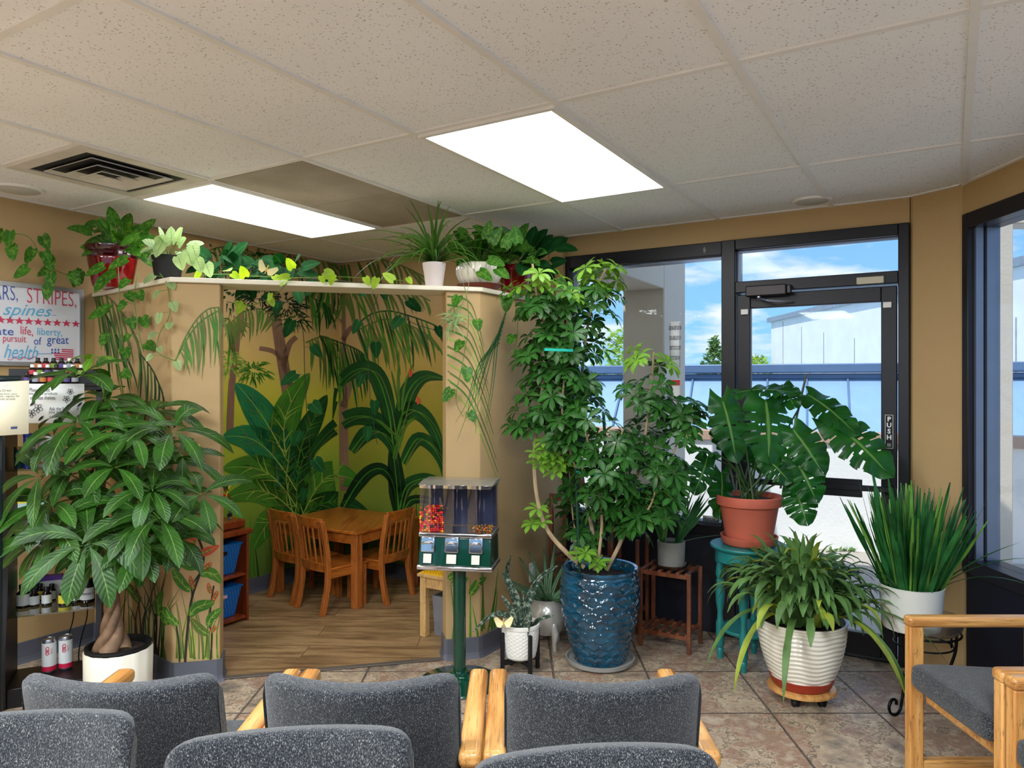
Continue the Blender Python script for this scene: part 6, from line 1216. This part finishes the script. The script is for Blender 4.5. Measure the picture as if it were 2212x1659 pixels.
def carton(u, v, z, w, h, label, m1, m2, text=None, dep=.03, tc=None):
    p = at(u, v, z); p.z = z; d = p.y; w_ = w*d/F; h_ = h*d/F; t = thing('carton', label, 'box', p); X = E1*-1
    b = MB()
    def q(x0, x1, c0, c1, z0, z1):
        b.add([p+X*x+E2*c+Vector((0, 0, zz)) for zz in (z0, z1) for x, c in ((x0, c0), (x1, c0), (x1, c1), (x0, c1))], [(3, 2, 1, 0), (4, 5, 6, 7), (0, 1, 5, 4), (1, 2, 6, 5), (2, 3, 7, 6), (3, 0, 4, 7)], flat=True)
    q(-w_/2, w_/2, 0, dep, 0, h_); b.build('body', m1, t, bevel=.002); b = MB(); q(-w_/2-.0006, w_/2+.0006, -.0006, dep+.0006, h_*.8, h_+.0006); o = b.build('band', m2, t)
    if text: b = MB(); addtext(b, text, p-E2*.0016+Vector((0, 0, h_*.45)), X, (0, 0, 1), h_*.3, bold=.0006, wsc=min(1, 2.6/len(text)*w_/h_)); b.build('lettering', tc or M_ink, t)
carton(110, 1294, .413, 42, 50, 'lilac and white carton with purple top on the lower glass shelf', LBL, mat('purple', (96, 56, 150), .5), 'kids', .04, mat('purple', (96, 56, 150), .5))
carton(68, 1136, .73, 50, 62, 'pale blue foil pouch standing on the middle glass shelf', mat('pouch_blue', (172, 206, 212), .35, var=.1), YEL, 'flourish', .02, M_navy)
for u, v, w, h, lb in ((45, 1164, 29, 46, 'white supplement jar at the left end of the middle glass shelf'), (118, 1158, 28, 50, 'white jar behind tree leaves, middle of the middle shelf'), (150, 1158, 30, 52, 'wide white jar behind tree leaves, right of centre on the middle shelf'), (182, 1160, 26, 44, 'white jar at the right end of the middle glass shelf')): bottle(u, v, .73, w, h, W_, W_, lb, shape='jar', lab=LBL, name='jar', cat='jar')
bottle(41, 1011, 1.08, 18, 46, T_, mat('gold', (190, 160, 80), .3, .8), 'teal bottle with a gold cap on the top glass shelf', shape='tube'); bottle(64, 1012, 1.08, 23, 76, N_, N_, 'tall navy blue squeeze tube on the top glass shelf', shape='tube', lab=LBL, lband=(.5, .62), text='Deep Blue', tcol=M_navy)
bottle(91, 1008, 1.08, 17, 62, W_, W_, 'white and orange tablet tube on the top glass shelf', shape='tube', lab=mat('orange_label', (220, 120, 70), .5), lband=(.1, .2)); bottle(108, 1008, 1.08, 16, 66, W_, W_, 'white tablet tube right of the orange one on the top glass shelf', shape='tube'); bottle(119, 1000, 1.08, 16, 30, W_, W_, 'small white jar with yellow label on the top glass shelf', shape='jar', lab=YEL, name='jar', cat='jar')
M_alu = mat('aluminium', (190, 190, 195), .25, .9); CRI = mat('crimson', (190, 30, 66), .4, var=.02)
for u, v, lb in ((106, 1450, 'slim white and crimson drink can, left one on the shelf base'), (142, 1443, 'slim white and crimson drink can, right one on the shelf base')):
    p = at(u, v, .09); p.z = .09; r_ = .030; h_ = .158; t = thing('drink_can', lb, 'can', p, 0, None); b = MB(); b.lathe([(0, 0), (r_*.8, 0), (r_, h_*.05), (r_, h_*.92), (r_*.86, h_), (r_*.8, h_-.003), (0, h_-.004)], p, 32); b.build('body', M_alu, t)
    b = MB(); b.lathe([(r_+.0008, h_*.2), (r_+.0008, h_*.9)], p, 32, caps=False); o = b.build('printed_wrap', LBL, t); b = MB(); b.lathe([(r_+.0009, h_*.06), (r_+.0009, h_*.2)], p, 32, caps=False); b.build('crimson_band', CRI, t)
    fc = (-p.xy).normalized(); nrm = Vector((fc.x, fc.y, 0)); sx = Vector((-fc.y, fc.x, 0)); b = MB(); o3 = p+nrm*(r_+.002)
    addtext(b, 'CBD', o3+Vector((0, 0, h_*.68))-sx*.008, (0, 0, -1), sx, .021, bold=.0006); addtext(b, 'LIVING', o3+Vector((0, 0, h_*.66))-sx*-.009, (0, 0, -1), sx, .009); b.build('lettering', CRI, t)
# bottle rack on top with three rows of oil bottles
t = thing('bottle_rack', 'black stepped rack of oil bottles on top of the display shelf', 'rack', FR+E1*.19+Vector((0, 0, 1.46)))
for k, (c0, c1, z1) in enumerate(((.0, .035, 1.474), (.035, .075, 1.508), (.075, .13, 1.54))): b = MB(); sbox(b, -.02, SW-.01, c0, c1, 1.461, z1); b.build('step', M_esp, t, bevel=.002)
ordn = ['first', 'second', 'third', 'fourth', 'fifth', 'sixth', 'seventh', 'eighth', 'ninth']
cols = [mat('label_violet', (90, 70, 130), .5), mat('label_crimson', (196, 60, 70), .5), mat('label_grey', (150, 156, 168), .5), mat('label_green', (120, 150, 60), .5), mat('label_orange', (190, 120, 60), .5)]
rows = (('back', .10, 1.541, ((82, 0), (99, 0), (116, 0), (133, 0), (150, 1), (167, 0)), .052), ('middle', .055, 1.509, ((70, 1), (86, 1), (103, 1), (122, 0), (141, 1), (157, 1), (175, 1)), .052), ('front', .018, 1.475, ((58, 0), (77, 1), (93, 1), (110, 1), (129, 1), (144, 0), (162, 1)), .05))
for nm, c_, z, its, h_ in rows:
    for k, (u, wh) in enumerate(its):
        o = FR+E2*c_; # intersect the row line with the bottle's direction
        tt = (u-1106)/F; a = (o.x-tt*o.y)/(tt*E1.y-E1.x); p = o+E1*a
        lb = 'tiny dark oil bottle with %s cap, %s from the left in the %s row' % ('white' if wh else 'black', ordn[k], nm); d = p.y
        bottle(0, 0, z, 13, h_*F/d, A_, W_ if wh else K_, lb, lab=cols[(k*2+len(nm)) % 5], capf=.34, p=p, lband=(.1, .5), name='oil_bottle', group='oil bottles in the stepped rack')
# shelf notice, paper and whiteboard
def pquad(b, pts, off, n): b.add([Vector(p)+n*off for p in pts], [(0, 1, 2, 3)], flat=True)
NS = (E2*-1).normalized(); p0 = FR+E2*-.012
c4 = [ray_plane(u, v, p0, NS) for u, v in ((60, 914), (182, 914), (182, 829), (60, 829))]
t = thing('notice', 'white printed notice with flower drawings on the front of the black shelf', 'notice', (c4[0]+c4[1])/2); b = MB(); pquad(b, c4, 0, NS); b.build('card', M_pap, t, solid=.003)
b = MB(); R_ = lambda u, v, o=.002: ray_plane(u, v, p0, NS)+NS*o
for tx, u0, u1, v, hp in (('Please do not', 64, 108, 842, 8), ('any of the products', 62, 124, 850.5, 8), ('on these shelves.', 65, 120, 859, 8), ('Ask the front', 106, 152, 883, 8), ('if', 166, 170, 883, 8), ('you want to', 105, 150, 891.5, 8), ('a product. Thank', 107, 158, 900, 8)): fit_text(b, tx, R_(u0, v), R_(u1, v), (0, 0, 1), hp*3.4/F)
b.build('lettering', M_ink, t)
def flower(b, fn, cx, cy, s_, col=0):
    for k in range(5):
        a0 = k*1.257+.3; pts = [(cx, cy), (cx+math.cos(a0-.45)*s_*.8, cy+math.sin(a0-.45)*s_*.8), (cx+math.cos(a0)*s_*1.15, cy+math.sin(a0)*s_*1.15), (cx+math.cos(a0+.45)*s_*.8, cy+math.sin(a0+.45)*s_*.8), (cx, cy)]
        q = smooth_path([Vector((*p, 0)) for p in pts], 4)
        for i in range(len(q)-1): b.tube([fn(q[i].x, q[i].y), fn(q[i+1].x, q[i+1].y)], .0009, 4, False)
b = MB()
for x, y, s_ in ((82, 882, 9), (68, 893, 8), (165, 862, 8), (144, 862, 7), (152, 846, 6)): flower(b, R_, x, y, s_)
for x, y in ((88, 904), (70, 872), (155, 870), (172, 874)): b.leaf(R_(x-5, y+5, .0035), R_(x+5, y-5)-R_(x-5, y+5), NS, .03, .005, ell, 0, 0, 5)
b.build('flower_drawing', M_dark, t)
# sheet at the far left edge, taped to a dark stand
PB = (Vector((-2.06, 2.98, 0)), Vector((.35, -.94, 0)).normalized()); Q = lambda u, v, o=0: ray_plane(u, v, *PB)+PB[1]*o
t = thing('poster_stand', 'dark poster stand at the very left edge of the picture', 'stand', Vector((Q(-40, 900).x, Q(-40, 900).y, 0)))
b = MB(); a = Q(-80, 812, -.006); c_ = Q(3, 812, -.006); zt2 = a.z; b.add([Vector((a.x, a.y, .02)), Vector((c_.x, c_.y, .02)), c_, Vector((a.x, a.y, c_.z))], [(0, 1, 2, 3)], flat=True); b.build('panel', mat('stand_dark', (12, 28, 30), .4), t, solid=.012)
b = MB(); pquad(b, [Q(-80, 826, -.004), Q(42, 828, -.004), Q(45, 812, -.004), Q(-80, 810, -.004)], 0, PB[1]); b.build('header_bar', MATS['stand_dark'], t, solid=.004)
t = thing('paper_sheet', 'cream printed sheet taped up beside the black shelf', 'paper', Q(0, 900)); b = MB(); pquad(b, [Q(-70, 946), Q(62, 937), Q(63, 822), Q(-70, 828)], .002, PB[1]); b.build('page', mat('cream_paper', (234, 226, 196), .6, var=.01), t, solid=.001)
b = MB(); pquad(b, [Q(6, 834), Q(16, 832), Q(15, 824), Q(4, 826)], .004, PB[1]); b.build('tape', LBL, t)
b = MB()
for tx, u0, u1, v, hp in (('Patient Direct', -18, 25, 843, 5), ('unique QR code from your', -40, 38, 851, 5), ('material to easily register for', -40, 43, 856, 5), ('Patient Direct account.', -22, 34, 861, 5)): fit_text(b, tx, Q(u0, v+1, .004), Q(u1, v, .004), (0, 0, 1), hp*3/F)
b.build('lettering', M_ink, t); b = MB(); pquad(b, [Q(24, 927), Q(38, 926), Q(38, 921), Q(24, 922)], .004, PB[1]); b.build('logo_patch', M_navy, t)
PW_ = (rm(LX+.012, 0), rm(1, 0)); V_ = lambda u, v, o=.0: ray_plane(u, v, *PW_)+PW_[1]*o
y1 = toroom(V_(180, 700))[1]; y0 = y1-1.3; z1 = 2.0; z0 = 1.565
t = thing('whiteboard', 'whiteboard with red and blue handwriting hung on the left wall', 'whiteboard', rm(LX+.01, y1-.5, 1.8)); b = MB(); b.rbox(LX+.001, LX+.012, y0, y1, z0, z1); b.build('board', mat('whiteboard_gloss', (226, 226, 232), .15, var=.01), t)
b = MB(); b.rbox(LX+.001, LX+.02, y1-.022, y1, z0, z1); b.rbox(LX+.001, LX+.02, y0, y1-.022, z1-.022, z1); b.rbox(LX+.001, LX+.024, y0, y1-.022, z0, z0+.022); b.build('frame', mat('alu_frame', (168, 168, 170), .35, .7), t)
RB = mat('marker_red', (206, 60, 92), .5, var=.02); BB = mat('marker_blue', (50, 84, 170), .5, var=.02); SB = mat('marker_sky', (92, 176, 216), .5, var=.02)
mk = {0: MB(), 1: MB(), 2: MB()}
for tx, u0, u1, v0, v1, hp, k, sh in (('STARS,', -46, 38, 632, 636, 34, 1, 0), ('STRIPES,', 58, 164, 640, 650, 36, 0, 0), ('spines', 6, 112, 672, 677, 30, 2, .4), ('celebrate', -95, 29, 711, 716, 16, 1, 0), ('life,', 44, 71, 714, 718, 20, 0, 0), ('liberty,', 80, 134, 718, 721, 20, 2, 0), ('pursuit', 6, 56, 733, 735, 18, 0, 0), ('of', 73, 89, 736, 737, 16, 1, 0), ('great', 101, 148, 738, 739, 20, 1, 0), ('health', 8, 82, 758, 762, 28, 2, .4)):
    fit_text(mk[k], tx, V_(u0, v0, .002), V_(u1, v1, .002), (0, 0, 1), hp*4.05/F, sh, -.012 if hp > 30 else 0)
for i in range(9): 
    c0 = V_(1+i*20.3, 691+i*1.1, .002); pts = []
    for k in range(10): rr = (.022 if k % 2 == 0 else .009); a = PI/2+k*PI/5; pts.append(c0+rm(0, 1)*math.cos(a)*rr*1.15+Vector((0, 0, math.sin(a)*rr)))
    mk[0].add(pts+[c0], [(k, (k+1) % 10, 10) for k in range(10)], flat=True)
mk[2].tube([V_(82, 764, .002), V_(112, 764, .002)], .0016, 4); q = [V_(16+i*3.6, 775+3*math.sin(i*1.1)-i*.1, .002) for i in range(18)]; mk[0].tube(q, .0016, 4); mk[2].tube([V_(112, 681, .002), V_(120, 681, .002)], .0018, 4)
for i in range(6):
    u0 = 133 if i < 2 else 111+i*2; mk[0].beam(V_(u0, 755+i*4.2, .002), V_(158, 756+i*4.4, .002), .002, .006, (0, 0, 1))
for i in range(6): c0 = V_(112+(i % 3)*7, 755.5+(i//3)*6, .002); mk[1].ball(c0, .006, 6, (.5, 1, 1))
for k, m_ in ((0, RB), (1, BB), (2, SB)): mk[k].build(('red_writing', 'blue_writing', 'light_blue_writing')[k], m_, t)
# ---------------------------------------------------------------- candy machine
c = Vector((-.258, 3.60, 0)); t = thing('candy_machine', 'three-compartment candy vending machine on a dark green pole and round base', 'vending machine', c)
M_dg = mat('machine_green', (4, 58, 42), .15, coat=.6, var=.05); M_chr = mat('chrome', (200, 200, 205), .08, .95, var=.02); M_acr = glass('clear_acrylic', (.90, .92, .94, 1), .02, .25)
b = MB(); b.lathe([(0, .0), (.195, 0), (.2, .006), (.196, .014), (.12, .03), (.062, .042), (.055, .05), (0, .05)], c, 72); b.build('base', M_dg, t); b = MB(); b.lathe([(.031, .045), (.031, .58), (0, .58)], c, 36); b.build('pole', M_dg, t); b = MB(); b.lathe([(.046, .044), (.05, .05), (.046, .062), (.032, .064)], c, 36); b.build('collar', M_dg, t)
RZ = Matrix.Translation(c) @ Matrix.Rotation(R(-9), 4, 'Z')
b = MB(); vs = [RZ @ Vector(p) for p in ((-.178, -.115, .60), (.178, -.115, .60), (.178, .1, .60), (-.178, .1, .60), (-.175, -.095, .735), (.175, -.095, .735), (.175, .1, .735), (-.175, .1, .735))]; b.add(vs, [(3, 2, 1, 0), (4, 5, 6, 7), (0, 1, 5, 4), (1, 2, 6, 5), (2, 3, 7, 6), (3, 0, 4, 7)], flat=True); b.build('body', M_dg, t, bevel=.006)
for z0, z1, w_, d_, nm in ((.578, .602, .186, .122, 'lower_chrome_band'), (.733, .757, .181, .104, 'upper_chrome_band')): b = MB(); b.box((-w_, -d_, z0), (w_, .106, z1), RZ); b.build(nm, M_chr, t, bevel=.008, seg=3)
for k in range(3):
    x0 = -.176+k*.1175; x1 = x0+.1165; vs = []; n = 10
    ring = [(x0, .1), (x0, -.09)]+[(x0+(x1-x0)*i/n, -.09-.012*math.sin(PI*i/n)) for i in range(1, n)]+[(x1, -.09), (x1, .1)]
    m = len(ring); b = MB(); b.add([RZ @ Vector((x, y, z)) for z in (.757, .975) for x, y in ring], [(i, (i+1) % m, m+(i+1) % m, m+i) for i in range(m)]); b.build('bin_window', M_acr, t)
    b = MB(); top = [RZ @ Vector((x, y-.004 if y < 0 else y, z)) for z in (.968, .985) for x, y in ring]; b.add(top, [(i, (i+1) % m, m+(i+1) % m, m+i) for i in range(m)]+[tuple(range(m, 2*m))]); b.build('lid_rim', M_chr, t, smooth=False)
    if k: b = MB(); b.box((x0-.002, -.09, .757), (x0+.001, .1, .975), RZ); b.build('divider', M_acr, t)
    xc = (x0+x1)/2; b = MB(); M2 = RZ @ Matrix.Translation((xc-.012, -.107, .70)) @ Matrix.Rotation(R(-8), 4, 'X'); b.box((-.034, -.012, -.036), (.034, .01, .036), M2); pl = b.build('coin_mechanism', M_chr, t, bevel=.005); b = MB()
    b.tube([M2 @ Vector((-.022+.0055*i, -.022-.006*math.sin(PI*i/8), .006+.006*math.sin(PI*i/8))) for i in range(9)], .0055, 8); b.box((-.024, -.02, -.02), (.024, -.011, .0), M2); b.build('turn_handle', M_chr, pl)
    b = MB(); M3 = RZ @ Matrix.Translation((xc-.012, -.121, .636)) @ Matrix.Rotation(R(-10), 4, 'X'); b.box((-.02 if k != 1 else -.024, -.003, -.022), (.02 if k != 1 else .024, .003, .022), M3); b.build('chute_door', mat('ivory_plate', (222, 218, 206), .3, var=.01), t, bevel=.002)
b = MB(); b.box((-.182, -.0, .983), (.182, .104, .999), RZ); vs = [RZ @ Vector(p) for p in ((-.182, -.104, .984), (.182, -.104, .984), (.182, .0, .999), (-.182, .0, .999), (-.182, .0, .983), (.182, .0, .983))]; b.add(vs, [(0, 1, 2, 3), (0, 4, 5, 1), (0, 3, 4), (1, 5, 2)]); b.build('lid', mat('smoked_lid', (150, 148, 140), .15, .5), t, smooth=False)
b = MB(); b.box((-.17, .085, .76), (.17, .092, .97), RZ); b.build('back_liner', mat('smoke_navy', (60, 66, 92), .2), t)
cand = [mat('candy%d' % i, c_, .2, var=.0) for i, c_ in enumerate(((206, 24, 30), (224, 70, 24), (236, 160, 20), (20, 66, 30), (40, 10, 30), (214, 34, 60)))]
b = MB()
for z in [.764+.0095*i for i in range(12)]:
    for i in range(11):
        for j in range(7):
            if j > 1 and z < .85: continue
            x = -.172+.0108*i+rnd(-.002, .002); y = -.088+.0125*j+rnd(-.002, .002)
            if z > .85 and abs(x+.115)+abs(y)*.3 > .07-.9*(z-.85): continue
            b.mi = random.choice((0, 0, 0, 1, 1, 2, 2, 3, 4, 5, 5)); b.ball(RZ @ Vector((x, y, z+rnd(-.002, .002))), .0063, 6, (1.15, 1, 1))
b.mi = 0
tag(b.build('candies', cand, None, c+Vector((0, 0, .76))), 'red, orange, yellow and green candies filling the left bin of the machine', 'candy', kind='stuff')
b = MB()
for i in range(90): b.mi = random.choice((2, 3, 1, 2)); b.ball(RZ @ Vector((rnd(.066, .17), rnd(-.085, .06), .762+rnd(0, .012))), .004, 6)
tag(b.build('candies', cand, None, c+Vector((.1, 0, .76))), 'few small yellow and green candies at the bottom of the right bin', 'candy', kind='stuff')
